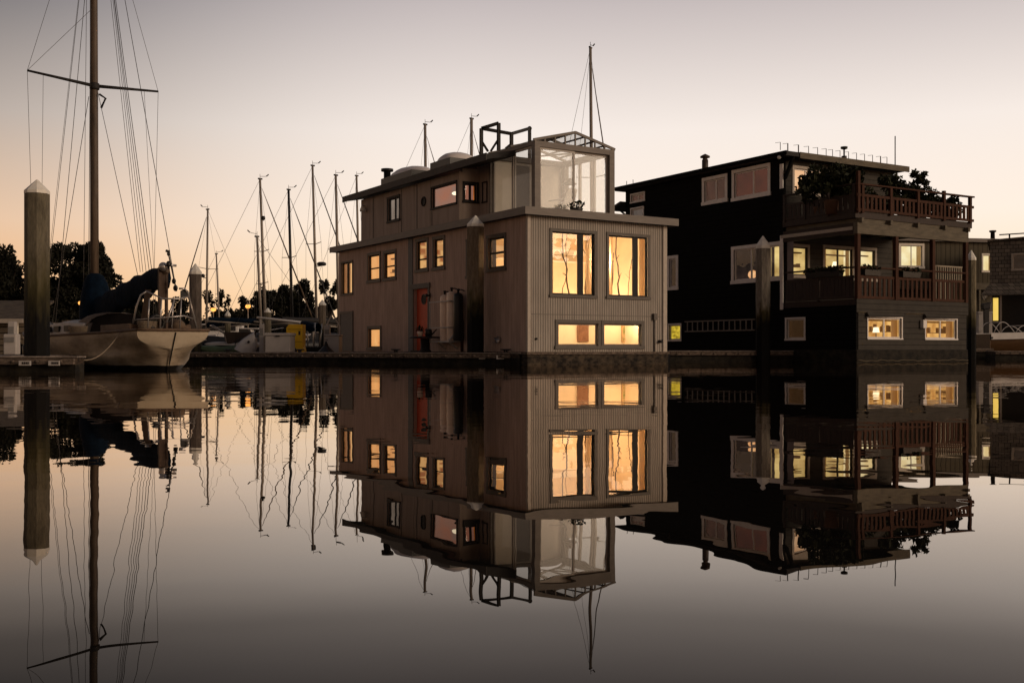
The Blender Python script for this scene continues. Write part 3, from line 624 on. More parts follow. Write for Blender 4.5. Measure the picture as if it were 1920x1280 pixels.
def cylinder(px, hgt, rad, lab, mat):
    w = HA.C.xy + HA.ex * -0.24 + HA.ey * HA.L(px, -0.24)
    t = thing('gas_cylinder', lab, 'gas cylinder', (w.x, w.y, zb), 0, 'gas cylinders beside the red door')
    MB().lathe([(rad * 0.9, 0), (rad, 0.03), (rad, hgt - 0.12), (rad * 0.85, hgt - 0.04), (rad * 0.45, hgt)], 18).build('body', mat, t)
    m_ = MB(); m_.lathe([(0.035, hgt), (0.035, hgt + 0.07), (0.05, hgt + 0.08), (0.05, hgt + 0.13)], 10); m_.tube([(0, 0, hgt + 0.08), (0.1, -0.05, hgt + 0.1), (0.2, -0.1, hgt + 0.06)], 0.02, 6); m_.build('valve', M_BLK, t)
cylinder(834, 1.48, 0.155, 'cream gas cylinder on the bracket, the one beside the red door', M_TANK)
cylinder(847, 1.56, 0.165, 'cream gas cylinder in the middle of the wall bracket', M_TANK)
cylinder(859, 1.50, 0.155, 'black gas cylinder on the bracket, beside the concrete piling', M_BLK)
# ---- upper cabin
VC = 0.06; UJ = HA.L(861, VC); UE = HA.L(677, VC); ZC0, ZC1 = Z1 + 0.17, 6.12
FC = Face('L', VC)
c1 = HA.rL(728, 371, 749, 413, VC); c2 = HA.rL(810, 347, 856, 386, VC)
mb = MB(); FC.wall(mb, UJ, UE, ZC0, ZC1, [c1, c2]); mb.build('cabin_wall', M_PLY, la)
FJ = Face('R', UJ); VG = 0.80
cj = HA.rR(869, 345, 895, 377, UJ); cj = (max(cj[0], VC + 0.2), min(cj[1], VG - 0.1), cj[2], cj[3])
mb = MB(); FJ.wall(mb, VC + 0.12, VG, ZC0, 6.25, [cj]); mb.build('cabin_wall', M_PLY, la)
FK = Face('L', VG); UG0, UG1 = HA.L(1003, VG), HA.L(916.5, VG)
mb = MB(); FK.wall(mb, UG1, UJ + 0.12, ZC0, 6.35, []); mb.build('cabin_wall', M_PLY, la)
kk = HA.rL(906, 343, 913, 378, VG); window(la, FK, kk, (), (), 0.04, M_SASH, M_SASH, None)
mb = MB(); mb.box(2.0, 2.12, UJ, UE, ZC0, 6.3); mb.box(VC + 0.12, 2.0, UE - 0.12, UE, ZC0, ZC1); mb.box(VG + 0.12, 2.0, UJ, UJ + 0.12, ZC0, 6.25); mb.build('cabin_wall', M_PLY, la)
window(la, FC, c1, (0.45,), (), 0.07, M_SASH, M_SASH, lit_mat("grey_lit_curtain", s2l(60, 50, 45), s2l(150, 135, 122), 1, 3, (1, 1, 0.2)), bar2=0.05)
lw = window(la, FC, c2, (), (), 0.045, M_SASH, M_SASH, lit_mat("reddish_cabin_room", s2l(120, 105, 98), s2l(165, 92, 62), 1, 1.3), depth=0.6, g=0.03)
cu = (c2[0] + c2[1]) / 2; mb = MB(); mb.ball((VC + 0.42, cu + 0.0, c2[3] - 0.24), 0.10, 8, (1, 1.5, 0.6)); mb.build('ceiling_lamp', lit_mat("lamp_globe", s2l(255, 235, 200), s2l(255, 235, 200), 1.6), lw)
window(la, FJ, cj, (0.5,), (), 0.07, M_SASH, M_SASH, L_ORG, bar2=0.06, depth=0.25, g=0.02)
u = HA.L(795, VC); z = HA.z(378, VC, u); mb = MB(); mb.tube([(VC - 0.02, u + 0.15 * math.cos(t * math.pi / 8), z + 0.15 * math.sin(t * math.pi / 8)) for t in range(17)], 0.022, 6); mb.add([(VC - 0.008, u + 0.15 * math.cos(t * math.pi / 8), z + 0.15 * math.sin(t * math.pi / 8)) for t in range(16)], [tuple(range(16))]); mb.build('porthole', M_SASH, la)
u = HA.L(687, VC); z = HA.z(391, VC, u); mb = MB(); mb.lathe([(0.07, 0.09), (0.05, 0.12), (0.12, -0.06), (0.12, -0.12), (0.02, -0.13)], 12, (VC - 0.14, u, z)); mb.bar((VC - 0.002, u, z + 0.11), (VC - 0.14, u, z + 0.11), 0.03); mb.build('wall_light', M_WHITEP, la)
# battens on the cabin panels
mb = MB()
for px in (700, 753, 782, 810): 
    u = HA.L(px, VC)
    lo, hi = ZC0, ZC1 - 0.02
    if c2[0] - 0.1 < u < c2[1] + 0.1: hi = c2[2] - 0.08
    mb.box(VC - 0.015, VC - 0.001, u - 0.02, u + 0.02, lo, hi)
mb.build('batten', M_TRIM, la)
# cabin roof: low gable with a deep eave
ev, ez, rv, rz_ = -0.26, 6.14, 1.5, 6.48
ua, ub = HA.L(913, ev), HA.L(643, ev)
mb = MB()
def slab(mb, v0, z0, v1, z1, y0, y1, t=0.17):
    mb.hexa([(v0, y0, z0), (v1, y0, z1), (v1, y1, z1), (v0, y1, z0), (v0, y0, z0 + t), (v1, y0, z1 + t), (v1, y1, z1 + t), (v0, y1, z0 + t)])
sl = (rz_ - ez) / (rv - ev)
slab(mb, ev, ez, VG - 0.05, ez + sl * (VG - 0.05 - ev), ua, UJ, 0.17); slab(mb, ev, ez, rv, rz_, UJ, ub); slab(mb, rv, rz_, 2.4, 6.30, UJ, ub)
rf = mb.build('roof', M_ROOF, la)
mb = MB(); mb.box(ev - 0.03, ev - 0.002, ua, ub, ez - 0.03, ez + 0.19); mb.build('eave_board', plain("dark_eave_board", (0.05, 0.042, 0.036), 0.7, 0.2), la)
def onroof(px, v): u = HA.L(px, v); return u, ez + 0.17 + sl * (v - ev)
u, z = onroof(726, 0.7); mb = MB(); mb.lathe([(0.13, -0.1), (0.13, 0.62), (0.23, 0.63), (0.23, 0.72), (0.05, 0.75)], 14, (0.7, u, z)); mb.build('chimney', M_BLK, rf)
def skylight(px0, px1, v):
    u1, _ = onroof(px0, v); u0, z = onroof(px1, v); m_ = (u0 + u1) / 2; h = (u1 - u0) / 2
    mb = MB(); mb.box(v - 0.65, v + 0.65, u0, u1, z - 0.2, z + 0.22); k = mb.build('skylight', M_BLK, rf)
    rows = []
    for i in range(9):
        a = i / 8 * math.pi; rows.append([(v + 0.6 * math.cos(b * math.pi / 8) * 1.0, m_ + (h - 0.05) * math.cos(a) * (0.35 + 0.65 * math.sin(b * math.pi / 8)), z + 0.2 + 0.34 * math.sin(a) * math.sin(b * math.pi / 8) ** 0.7) for b in range(9)])
    MB().grid(rows).build('dome', M_DOME, k)
skylight(744, 803, 0.95); skylight(838, 876, 0.95)
# black timber hatch guard standing on the roof
g = MB(); Y = 36.2
P = lambda px, py, dy=0: HA.loc(px, py, Y + dy)
def B2(a, b, w=0.10): g.bar(a, b, w)
A, B_, Cc, D, E = P(902.5, 241), P(935, 231), P(959, 251), P(993, 241, 1.2), P(993, 240, 1.2)
dn = lambda p, z: Vector((p.x, p.y, z))
B2(A, B_); B2(A, Cc); B2(Cc, D); B2(A, dn(A, 6.55)); B2(B_, dn(B_, 6.6)); B2(Cc, dn(Cc, 6.62)); B2(D, dn(D, 6.9), 0.09)
B2(P(903, 265), P(915, 284), 0.08); B2(P(934, 262), P(920, 284), 0.07); B2(P(959, 270), P(948, 279), 0.08)
g.ball(tuple(D + Vector((0, 0, 0.0))), 0.08)
g.build('roof_hatch_guard', M_DKFR, la)
# ---- glass room on the roof
gx0, gx1 = VG, HA.Rr(1152.5, UG0); gy0, gy1 = UG0, UG1; gz0, gz1 = ZC0, HA.z(281.5, gx1, UG0)
gm = (gx0 + gx1) / 2; gr = HA.z(248, gm, UG0)
fr = MB(); pw = 0.19
for (x, y) in ((gx0, gy0), (gx1 - pw, gy0), (gx1 - pw, gy1 - pw)): fr.box(x, x + pw, y, y + pw, gz0, gz1)
fr.box(gx0, gx0 + 0.1, gy1 - 0.1, gy1, gz0, gz1)
fr.box(gx0 + pw, gx1 - pw, gy0 + 0.004, gy0 + pw - 0.004, gz1 - 0.17, gz1 - 0.002); fr.box(gx0 + 0.004, gx0 + pw - 0.004, gy0 + pw, gy1 - 0.1, gz1 - 0.12, gz1 - 0.002); fr.box(gx1 - pw + 0.004, gx1 - 0.004, gy0 + pw, gy1 - pw, gz1 - 0.17, gz1 - 0.002)
fr.box(gx0 + 0.1, gx1 - pw, gy1 - 0.12, gy1 - 0.02, gz1 - 0.17, gz1 - 0.002)
gh = fr.build('glass_room', M_FASC, la)
gh["label"] = 'glazed room with a gabled glass roof'
rf2 = MB()
for yy in (gy0 + 0.03, (gy0 + gy1) / 2, gy1 - 0.05):
    rf2.bar((gx0 - 0.03, yy, gz1 + 0.02), (gm, yy, gr), 0.055, 0.075); rf2.bar((gx1 + 0.03, yy, gz1 + 0.02), (gm, yy, gr), 0.055, 0.075)
rf2.bar((gm, gy0, gr), (gm, gy1, gr), 0.06)
for i in (0.25, 0.5, 0.75):
    for sgn in (0, 1):
        x = gx0 + (gm - gx0) * i if sgn == 0 else gx1 - (gx1 - gm) * i; zz = gz1 + (gr - gz1) * i
        rf2.bar((x, gy0, zz), (x, gy1, zz), 0.045); rf2.bar((x, gy0 + 0.03, gz1), (x, gy0 + 0.03, zz), 0.04)
rf2.bar((gm, gy0 + 0.03, gz1), (gm, gy0 + 0.03, gr), 0.04)
rf2.bar((gx1 - 0.3, gy0 + 0.4, gz1), (gm + 0.1, gy1 - 0.4, gz1 + 0.02), 0.05)
rf2.build('roof_truss', M_FASC, gh)
sl2 = MB(); mid = gx0 + pw + (gx1 - gx0 - 2 * pw) * 0.49; top = gz1 - 0.17
for (x0, x1, y) in ((gx0 + pw, mid + 0.03, gy0 + 0.05), (mid - 0.03, gx1 - pw, gy0 + 0.11)):
    sl2.box(x0, x0 + 0.06, y, y + 0.04, gz0, top); sl2.box(x1 - 0.06, x1, y, y + 0.04, gz0, top); sl2.box(x0 + 0.06, x1 - 0.06, y, y + 0.04, top - 0.06, top); sl2.box(x0 + 0.06, x1 - 0.06, y, y + 0.04, gz0, gz0 + 0.08)
ym = HA.L(959, VG); t2 = gz1 - 0.12
for (y0, y1, x) in ((gy0 + pw, ym + 0.05, gx0 + 0.05), (ym - 0.05, gy1 - 0.1, gx0 + 0.10)):
    sl2.box(x, x + 0.04, y0, y0 + 0.07, gz0, t2); sl2.box(x, x + 0.04, y1 - 0.07, y1, gz0, t2); sl2.box(x, x + 0.04, y0 + 0.07, y1 - 0.07, t2 - 0.07, t2); sl2.box(x, x + 0.04, y0 + 0.07, y1 - 0.07, gz0, gz0 + 0.08)
for q in (0.33, 0.62): y = gy0 + (gy1 - gy0) * q; sl2.box(gx1 - 0.14, gx1 - 0.07, y, y + 0.09, gz0, gz1 - 0.17)
sl2.build('sliding_door', M_PSASH, gh)
gl = MB()
gl.quad((gx0 + pw, gy0 + 0.07, gz0), (mid, gy0 + 0.07, gz0), (mid, gy0 + 0.07, top), (gx0 + pw, gy0 + 0.07, top)); gl.quad((mid, gy0 + 0.13, gz0), (gx1 - pw, gy0 + 0.13, gz0), (gx1 - pw, gy0 + 0.13, top), (mid, gy0 + 0.13, top))
gl.quad((gx0 + 0.07, gy0 + pw, gz0), (gx0 + 0.07, gy1 - 0.1, gz0), (gx0 + 0.07, gy1 - 0.1, t2), (gx0 + 0.07, gy0 + pw, t2))
gl.quad((gx1 - 0.1, gy0 + pw, gz0), (gx1 - 0.1, gy1 - pw, gz0), (gx1 - 0.1, gy1 - pw, top), (gx1 - 0.1, gy0 + pw, top))
gl.quad((gx0, gy0, gz1 + 0.03), (gm, gy0, gr + 0.03), (gm, gy1, gr + 0.03), (gx0, gy1, gz1 + 0.03)); gl.quad((gx1, gy0, gz1 + 0.03), (gm, gy0, gr + 0.03), (gm, gy1, gr + 0.03), (gx1, gy1, gz1 + 0.03))
gl.build('pane', M_GHGLASS, gh)
bw = MB(); bw.box(gx0 + 0.11, gx1 - pw, gy1 - 0.019, gy1 - 0.004, gz0, gz1 - 0.005); bw.build('back_panel', M_DULL, gh)
bw = MB(); bw.box(1.72, 2.3, gy1 - 0.045, gy1 - 0.021, gz0, gz0 + 1.92); bw.build('inner_door', plain("grey_inner_door", (0.16, 0.15, 0.145), 0.6, 0.1), gh)
bw = MB(); bw.box(1.66, 1.72, gy1 - 0.06, gy1 - 0.021, gz0, gz0 + 1.98); bw.box(2.3, 2.36, gy1 - 0.06, gy1 - 0.021, gz0, gz0 + 1.98); bw.box(1.72, 2.3, gy1 - 0.06, gy1 - 0.021, gz0 + 1.92, gz0 + 1.98); bw.build('inner_door_frame', M_PSASH, gh)
# things in the glass room
def hloc(v, u, z): w = HA.C.xy + HA.ex * v + HA.ey * u; return Vector((w.x, w.y, z))
def chair(lab, v, u, rz, mat):
    t = thing('deck_chair', lab, 'chair', hloc(v, u, gz0), HA.th + rz, 'chairs in the glass room')
    m_ = MB(); m_.add([(-0.27, -0.26, 0.42), (0.27, -0.26, 0.42), (0.25, 0.24, 0.38), (-0.25, 0.24, 0.38), (-0.27, -0.26, 0.45), (0.27, -0.26, 0.45), (0.25, 0.24, 0.41), (-0.25, 0.24, 0.41)], [(0, 3, 2, 1), (4, 5, 6, 7), (0, 1, 5, 4), (1, 2, 6, 5), (2, 3, 7, 6), (3, 0, 4, 7)]); m_.build('seat', mat, t)
    m_ = MB(); rows = [[(x * (0.26 - 0.06 * max(0, k - 3) / 3), 0.24 + 0.05 * k + 0.03 * (1 - x * x), 0.42 + 0.115 * k) for x in (-1, -0.5, 0, 0.5, 1)] for k in range(6)]; m_.grid(rows); m_.grid([[(x, y + 0.03, z) for x, y, z in r_] for r_ in rows]); m_.build('backrest', mat, t)
    for sx in (-1, 1):
        for sy in (-1, 1): MB().bar((sx * 0.24, sy * 0.23, 0.41), (sx * 0.28, sy * 0.3, 0), 0.04).build('leg', mat, t)
        MB().bar((sx * 0.27, -0.24, 0.64), (sx * 0.27, 0.3, 0.66), 0.05, 0.03).build('armrest', mat, t)
chair('pale slatted deck chair behind the side glass of the roof room', gx0 + 0.75, HA.L(940, VG + 0.75), R(60), M_WHITEP)
chair('white moulded chair behind the front glass of the roof room', HA.Rr(1050, gy0 + 1.2), gy0 + 1.2, R(200), M_WHITEP)
t = thing('hanging_lamp', 'cone shaped lamp hanging in the roof glass room', 'lamp', hloc(HA.Rr(1069, gy0 + 1.3), gy0 + 1.3, HA.z(345, gx0 + 2, gy0 + 1.3)), HA.th)
MB().lathe([(0.03, 0.2), (0.22, 0.0), (0.21, 0.0), (0.02, 0.19)], 16).build('lamp_shade', plain("ivory_shade", (0.45, 0.40, 0.34), 0.7), t); MB().tube([(0, 0, 0.2), (0, 0, gz1 - HA.z(345, gx0 + 2, gy0 + 1.3))], 0.008, 5).build('cord', M_BLK, t)
t = thing('planter_bowl', 'small black bowl with sprigs at the foot of the roof glass', 'planter', hloc(HA.Rr(1081, gy0 - 0.35), gy0 - 0.35, ZC0 + 0.05), 0)
MB().lathe([(0.14, 0), (0.2, 0.16), (0.19, 0.17), (0.0, 0.15)], 14).build('pot', M_BLK, t); leaves(40, [(0, 0, 0.26, 0.28, 0.2, 0.12)], 0.07, 4).build('foliage', M_PLANT, t)
# ------------------------------------------------------------------ black houseboat
HB = House(at(1605, HZ, 36.0), R(31.2)); HB.C.z = 0
lb = thing('houseboat', 'three storey black houseboat with brown balcony railings and plants', 'houseboat', HB.C, HB.th)
BW, BL, SET = HB.Rr(1812), 12.9, HB.L(1469)
BL = HB.L(1173)
ZB0, ZD1, ZD2, ZT = 0.44, 1.95, 4.95, 7.42
MB().box(-0.03, BW + 0.03, -0.05, BL, -0.5, 0.44).build('float', M_CONC2, lb, 0.02)
mb = MB(); pts = [(BW * t / 40, -0.07, 0.085 - 0.03 * abs(math.sin(t * 0.37 + 0.3 * math.sin(t))) + 0.015 * math.sin(t * 1.7)) for t in range(41)]; mb.tube(pts, 0.014, 6); mb.build('mooring_rope', plain("grey_rope", (0.12, 0.095, 0.06), 0.9, 0.2), lb)
GL, GR = Face('L', 0.0), Face('R', 0.0)
wl = {k: HB.rL(*r) for k, r in dict(up_a=(1321, 336, 1360, 376), up_b=(1377, 319, 1440, 366), far_a=(1184, 364, 1208, 377), far_b=(1184, 391, 1206, 408),
      low_l=(1255, 485, 1268, 538), mid=(1376, 464, 1462, 523), yel=(1255, 609, 1276, 637), low_r=(1475, 598, 1508, 635)).items()}
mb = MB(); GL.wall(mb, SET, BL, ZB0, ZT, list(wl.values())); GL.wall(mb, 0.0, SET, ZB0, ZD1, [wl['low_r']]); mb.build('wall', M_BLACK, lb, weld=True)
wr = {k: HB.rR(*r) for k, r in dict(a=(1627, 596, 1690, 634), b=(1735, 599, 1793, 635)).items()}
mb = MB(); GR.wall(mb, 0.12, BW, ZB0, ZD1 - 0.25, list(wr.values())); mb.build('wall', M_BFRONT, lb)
GS = Face('R', SET)
ws = {k: HB.rR(*r, SET) for k, r in dict(door_a=(1484, 463, 1514, 545), door_b=(1546, 466, 1598, 560), door_c=(1613, 469, 1640, 560), top=(1489, 318, 1534, 362)).items()}
for k in ('door_a', 'door_b', 'door_c'): ws[k] = (*ws[k][:2], 3.17, ws[k][3])
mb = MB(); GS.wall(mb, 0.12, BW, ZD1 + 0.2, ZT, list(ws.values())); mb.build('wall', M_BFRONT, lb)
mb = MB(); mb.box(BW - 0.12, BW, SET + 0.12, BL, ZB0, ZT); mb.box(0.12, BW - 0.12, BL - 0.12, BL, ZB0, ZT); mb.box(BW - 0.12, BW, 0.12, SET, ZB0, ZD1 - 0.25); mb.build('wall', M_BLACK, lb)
# floors and decks
MB().box(0.0, BW, -0.02, SET - 0.003, ZD1 + 0.003, ZD1 + 0.2).build('deck', M_DKWOOD, lb)
mb = MB(); mb.box(-0.03, BW + 0.03, -0.06, -0.022, ZD1 - 0.25, ZD1 + 0.2); mb.build('deck_fascia', M_BFRONT, lb)
MB().box(-0.05, BW + 0.3, -0.02, SET - 0.003, ZD2 - 0.06, ZD2 + 0.16).build('deck', M_DKWOOD, lb)
zb1, zb0 = HB.z(417, 0, 0), HB.z(438, 0, 0)
mb = MB(); mb.box(-0.02, BW + 0.02, -0.08, 0.10, zb0, zb1); mb.build('balcony_beam', M_BEAM, lb, 0.008)
mb = MB(); mb.box(-0.02, 0.10, 0.10, SET, zb0, zb1); mb.build('balcony_beam', M_DKWOOD, lb)
xs = [HB.Rr(p) for p in (1611, 1665, 1716, 1767)] + [BW - 0.05]
for i, x in enumerate(xs): MB().box(x - 0.05, x + 0.06, -0.16, SET - 0.01, zb1 + 0.003, ZD2 - 0.063).build('joist', M_BEAM, lb)
mb = MB(); mb.box(0.07, BW, 0.02, 0.06, zb1 + 0.003, ZD2 - 0.063); mb.build('blocking_board', M_BEAM, lb)
for px in (1607.5, 1679, 1748, 1810):
    x = HB.Rr(px); MB().box(x - 0.07, x + 0.07, -0.075, 0.065, ZD1 + 0.2, zb0).build('balcony_post', M_REDWOOD, lb)
def railing(face, a0, a1, zf, zm, zt, posts, step, mat, ptop, bw_=0.11, off=0.0):
    for j, x in enumerate(posts):
        q = MB(); face.box(q, x - 0.055, x + 0.055, zf - 0.06, ptop[j] if isinstance(ptop, list) else ptop, off - 0.05, off + 0.05); q.build('railing_post', mat, lb)
    q = MB(); face.box(q, a0, a1, zt - 0.05, zt, off - 0.07, off + 0.065); face.box(q, a0, a1, zm - 0.09, zm, off - 0.03, off + 0.03); face.box(q, a0, a1, zf, zf + 0.09, off - 0.03, off + 0.03)
    n = int((a1 - a0) / step)
    for i in range(n):
        x = a0 + (i + 0.5) * (a1 - a0) / n
        if any(abs(x - p) < 0.1 for p in posts): continue
        face.box(q, x - bw_ / 2, x + bw_ / 2, zf + 0.09, zm - 0.09, off - 0.02, off + 0.02)
    q.build('railing', mat, lb)
zf, zm, zt = ZD2 + 0.17, HB.z(363, 0, 0), HB.z(343.5, 0, 0)
railing(GR, -0.05, BW + 0.32, zf, zm, zt, [HB.Rr(p) for p in (1606.5, 1614, 1667, 1718, 1767, 1816)], 0.215, M_REDWOOD, [HB.z(321, 0, 0), zt - 0.05, zt - 0.05, zt - 0.05, zt + 0.08, zt - 0.05], off=0.06)
railing(GL, 0.1, SET - 0.05, zf, zm, zt, [0.06, SET * 0.36, SET * 0.68, SET - 0.1], 0.2, M_DKWOOD, zt - 0.05, 0.15, off=0.03)
zf, zm, zt = ZD1 + 0.22, HB.z(515.5, 0, 0), HB.z(499, 0, 0)
railing(GR, 0.08, BW, zf, zm, zt, [], 0.235, M_REDWOOD, zt, off=0.0)
railing(GL, 0.1, SET - 0.12, zf, zm, zt, [SET * 0.5], 0.16, M_DKWOOD, zt - 0.05, 0.14, off=0.0)
# roof
mb = MB(); mb.box(-0.32, BW + 0.45, SET - 0.45, BL + 0.35, ZT, ZT + 0.16); rb = mb.build('roof', M_ROOF, lb)
mb = MB(); mb.box(0.35, BW + 0.45, SET - 0.485, SET - 0.452, ZT - 0.05, ZT + 0.17); mb.build('roof_fascia', M_BEAM, lb)
mb = MB(); mb.box(-0.355, -0.322, SET - 0.485, BL + 0.35, ZT + 0.02, ZT + 0.17); mb.build('roof_fascia', M_BLACK, lb)
mb = MB(); mb.hexa([(-0.3, BL + 0.0, ZT - 0.62), (BW, BL, ZT - 0.62), (BW, BL + 0.85, ZT - 0.80), (-0.3, BL + 0.85, ZT - 0.80), (-0.3, BL, ZT - 0.48), (BW, BL, ZT - 0.48), (BW, BL + 0.85, ZT - 0.72), (-0.3, BL + 0.85, ZT - 0.72)]); mb.build('rear_canopy', M_ROOF, lb)
mb = MB(); mb.bar((0.0, BL + 0.02, ZT - 1.05), (0.0, BL + 0.5, ZT - 0.76), 0.06); mb.build('canopy_brace', M_BLACK, lb)
mb = MB(); mb.bar((0.06, SET - 0.02, ZT - 0.75), (0.06, SET - 0.42, ZT - 0.03), 0.10); mb.bar((0.35, SET - 0.45, ZT - 0.06), (0.06, SET, ZT - 0.06), 0.1); mb.build('eave_brace', M_BLACK, lb)
u = HB.L(1322, 0.8); mb = MB(); mb.lathe([(0.13, 0), (0.13, 0.62), (0.10, 0.63), (0.10, 0.70), (0.20, 0.71), (0.20, 0.77), (0.03, 0.86)], 14, (0.8, u, ZT + 0.16)); mb.build('chimney', plain("brown_flue", (0.05, 0.035, 0.028), 0.5, 0.2), rb)
u0, u1 = HB.L(1264, 0.4), HB.L(1237, 0.4); MB().box(0.2, 1.2, u0, u1, ZT + 0.16, ZT + 0.30).build('roof_hatch', M_ROOF, rb)
x = HB.Rr(1571, SET); mb = MB(); mb.lathe([(0.10, 0), (0.10, 0.12), (0.03, 0.13), (0.03, 0.36), (0.13, 0.40), (0.13, 0.47), (0.02, 0.48)], 12, (x, SET - 0.3, ZT + 0.16)); mb.build('roof_vent', M_BLK, rb)
x = HB.Rr(1670.5, SET); mb = MB(); mb.tube([(x, SET - 0.2, ZT + 0.16), (x, SET - 0.2, HB.z(257, x, SET))], 0.022, 6); mb.build('antenna', M_WIRE, rb)
for i, px in enumerate((1465, 1479, 1499, 1518, 1535, 1551, 1563, 1577, 1593, 1608, 1623, 1638, 1653, 1665)):     # bird spikes on the front edge
    x = HB.Rr(px, SET - 0.45); k = MB(); h = 0.28; k.tube([(x, SET - 0.4, ZT + 0.16), (x, SET - 0.4, ZT + 0.16 + h)], 0.013 if i not in (1, 2, 12) else 0.022, 5)
    k.tube([(x, SET - 0.4, ZT + 0.16 + h), (x - 0.2, SET - 0.35, ZT + 0.13 + h)], 0.007, 4); k.build('bird_spike', M_WIRE, rb)
for i, u in enumerate((HB.L(1187, 0), HB.L(1175, 0))): MB().tube([(0, u, ZT + 0.16), (0, u, ZT + 0.42)], 0.015, 5).build('bird_spike', M_WIRE, rb)
# windows
for k, m_, c in (('up_a', L_RED, (0.46,)), ('up_b', lit_mat("red_corner_room", s2l(44, 28, 24), s2l(92, 44, 32), 1, 0.8), (0.44,)), ('far_a', L_RED, (0.5,)), ('far_b', lit_mat("grey_room", s2l(60, 54, 52), s2l(88, 76, 70), 1, 2), ()),
                 ('low_l', L_DIM, ()), ('mid', L_DIM, (0.21, 0.62)), ('low_r', lit_mat("brown_blind", s2l(42, 28, 14), s2l(58, 38, 20), 1, 8, (1, 1, 0.2)), ()), ('yel', L_YELG, ())):
    window(lb, GL, wl[k], c, (), 0.13 if k in ('up_a', 'up_b', 'mid', 'low_l') else 0.06, M_WSASH, M_WSASH, m_, bar=0.05, label='window glowing yellow' if k == 'yel' else None)
u, z = HB.L(1402), HB.z(514, 0, HB.L(1402)); q = MB(); q.ball((0.24, u, z), 0.16, 10, (0.4, 1.5, 1)); o = q.build('warm_lamp', lit_mat("warm_lamp", s2l(235, 150, 90), s2l(255, 205, 150), 1, 5), lb)
for k, m_, c in (('a', L_WARM, (0.5,)), ('b', L_WARM, (0.5,))): furnish(window(lb, GR, wr[k], c, (), 0.045, M_WSASH, M_WSASH, m_, bar=0.05, depth=0.6), GR, wr[k], 0.6, 14 if k == 'a' else 19, True, True, k == 'a')
for k, c in (('door_a', ()), ('door_b', (0.5,)), ('door_c', ()), ('top', (0.5,))):
    furnish(window(lb, GS, ws[k], c, (), 0.10, MATS["pale_corner_board"] if k != 'win' else M_WSASH, M_TRIM if k[:4] == 'door' else M_WSASH, L_PALE if k in ('win', 'door_c') else (lit_mat("amber_room", s2l(150, 108, 52), s2l(255, 222, 145), 1.0, 1.3, (1, 1, 1.3)) if k[:4] == 'door' else lit_mat("peach_room", s2l(235, 165, 110), s2l(255, 210, 165), 1, 1.5)), bar=0.05, depth=0.6, name='glazed_door' if k[:4] == 'door' else 'window'), GS, ws[k], 0.6, len(k) * 7 + ord(k[-1]), k != 'top', k != 'top', k == 'door_b')
# hoods over the low front windows, electricity meter
for k in ('a', 'b'):
    a0, a1, b0, b1 = wr[k]; q = MB(); q.hexa([(a0 - 0.1, -0.002, b1 + 0.05), (a1 + 0.1, -0.002, b1 + 0.05), (a1 + 0.1, -0.06, b1 + 0.05), (a0 - 0.1, -0.16, b1 + 0.02), (a0 - 0.1, -0.002, b1 + 0.26), (a1 + 0.1, -0.002, b1 + 0.26), (a1 + 0.1, -0.02, b1 + 0.24), (a0 - 0.1, -0.03, b1 + 0.24)]); q.build('window_hood', M_BFRONT, lb)
a0, _, b0, b1 = wr['b']; q = MB(); q.box(a0 - 0.28, a0 - 0.09, -0.14, -0.002, b1 - 0.32, b1 - 0.03); q.build('meter_box', M_WSASH, lb, 0.01)
# white corner boards
u = SET; mb = MB(); mb.box(-0.035, -0.002, u + 0.0, u + 0.14, ZD1 - 0.05, HB.z(441, 0, SET)); mb.build('corner_board', M_WSASH, lb)
mb = MB(); mb.box(-0.035, -0.002, SET, SET + 0.16, HB.z(353, 0, SET), HB.z(307, 0, SET)); mb.build('corner_board', M_WSASH, lb)
mb = MB(); mb.box(-0.05, -0.022, 0.12, SET + 0.1, HB.z(447, 0, SET), HB.z(441, 0, SET)); mb.build('header_board', M_LTRIM, lb)
mb = MB(); q = HB.rR(1459, 296, 1464, 298, SET - 0.1); mb.ball((q[0], SET - 0.15, q[3]), 0.07, 8); mb.build('eave_light', M_WHITEP, lb)
# ladder hung flat on the wall
la0, la1 = HB.L(1418), HB.L(1287); z1, z0 = HB.z(601, 0, (la0 + la1) / 2), HB.z(620, 0, (la0 + la1) / 2)
t = thing('ladder', 'long ladder hung lengthwise on the black house wall', 'ladder', hloc(0, 0, 0) * 0 + Vector((HB.C.x, HB.C.y, 0)), HB.th)
for zz in (z0, z1): MB().box(-0.10, -0.05, la0, la1, zz - 0.025, zz + 0.025).build('rail', plain("grey_ladder", (0.16, 0.14, 0.12), 0.6, 0.2), t)
for i in range(13):
    y = la0 + (la1 - la0) * (i + 0.5) / 13; MB().box(-0.085, -0.065, y - 0.03, y + 0.03, z0 + 0.025, z1 - 0.025).build('rung', MATS["grey_ladder"], t)
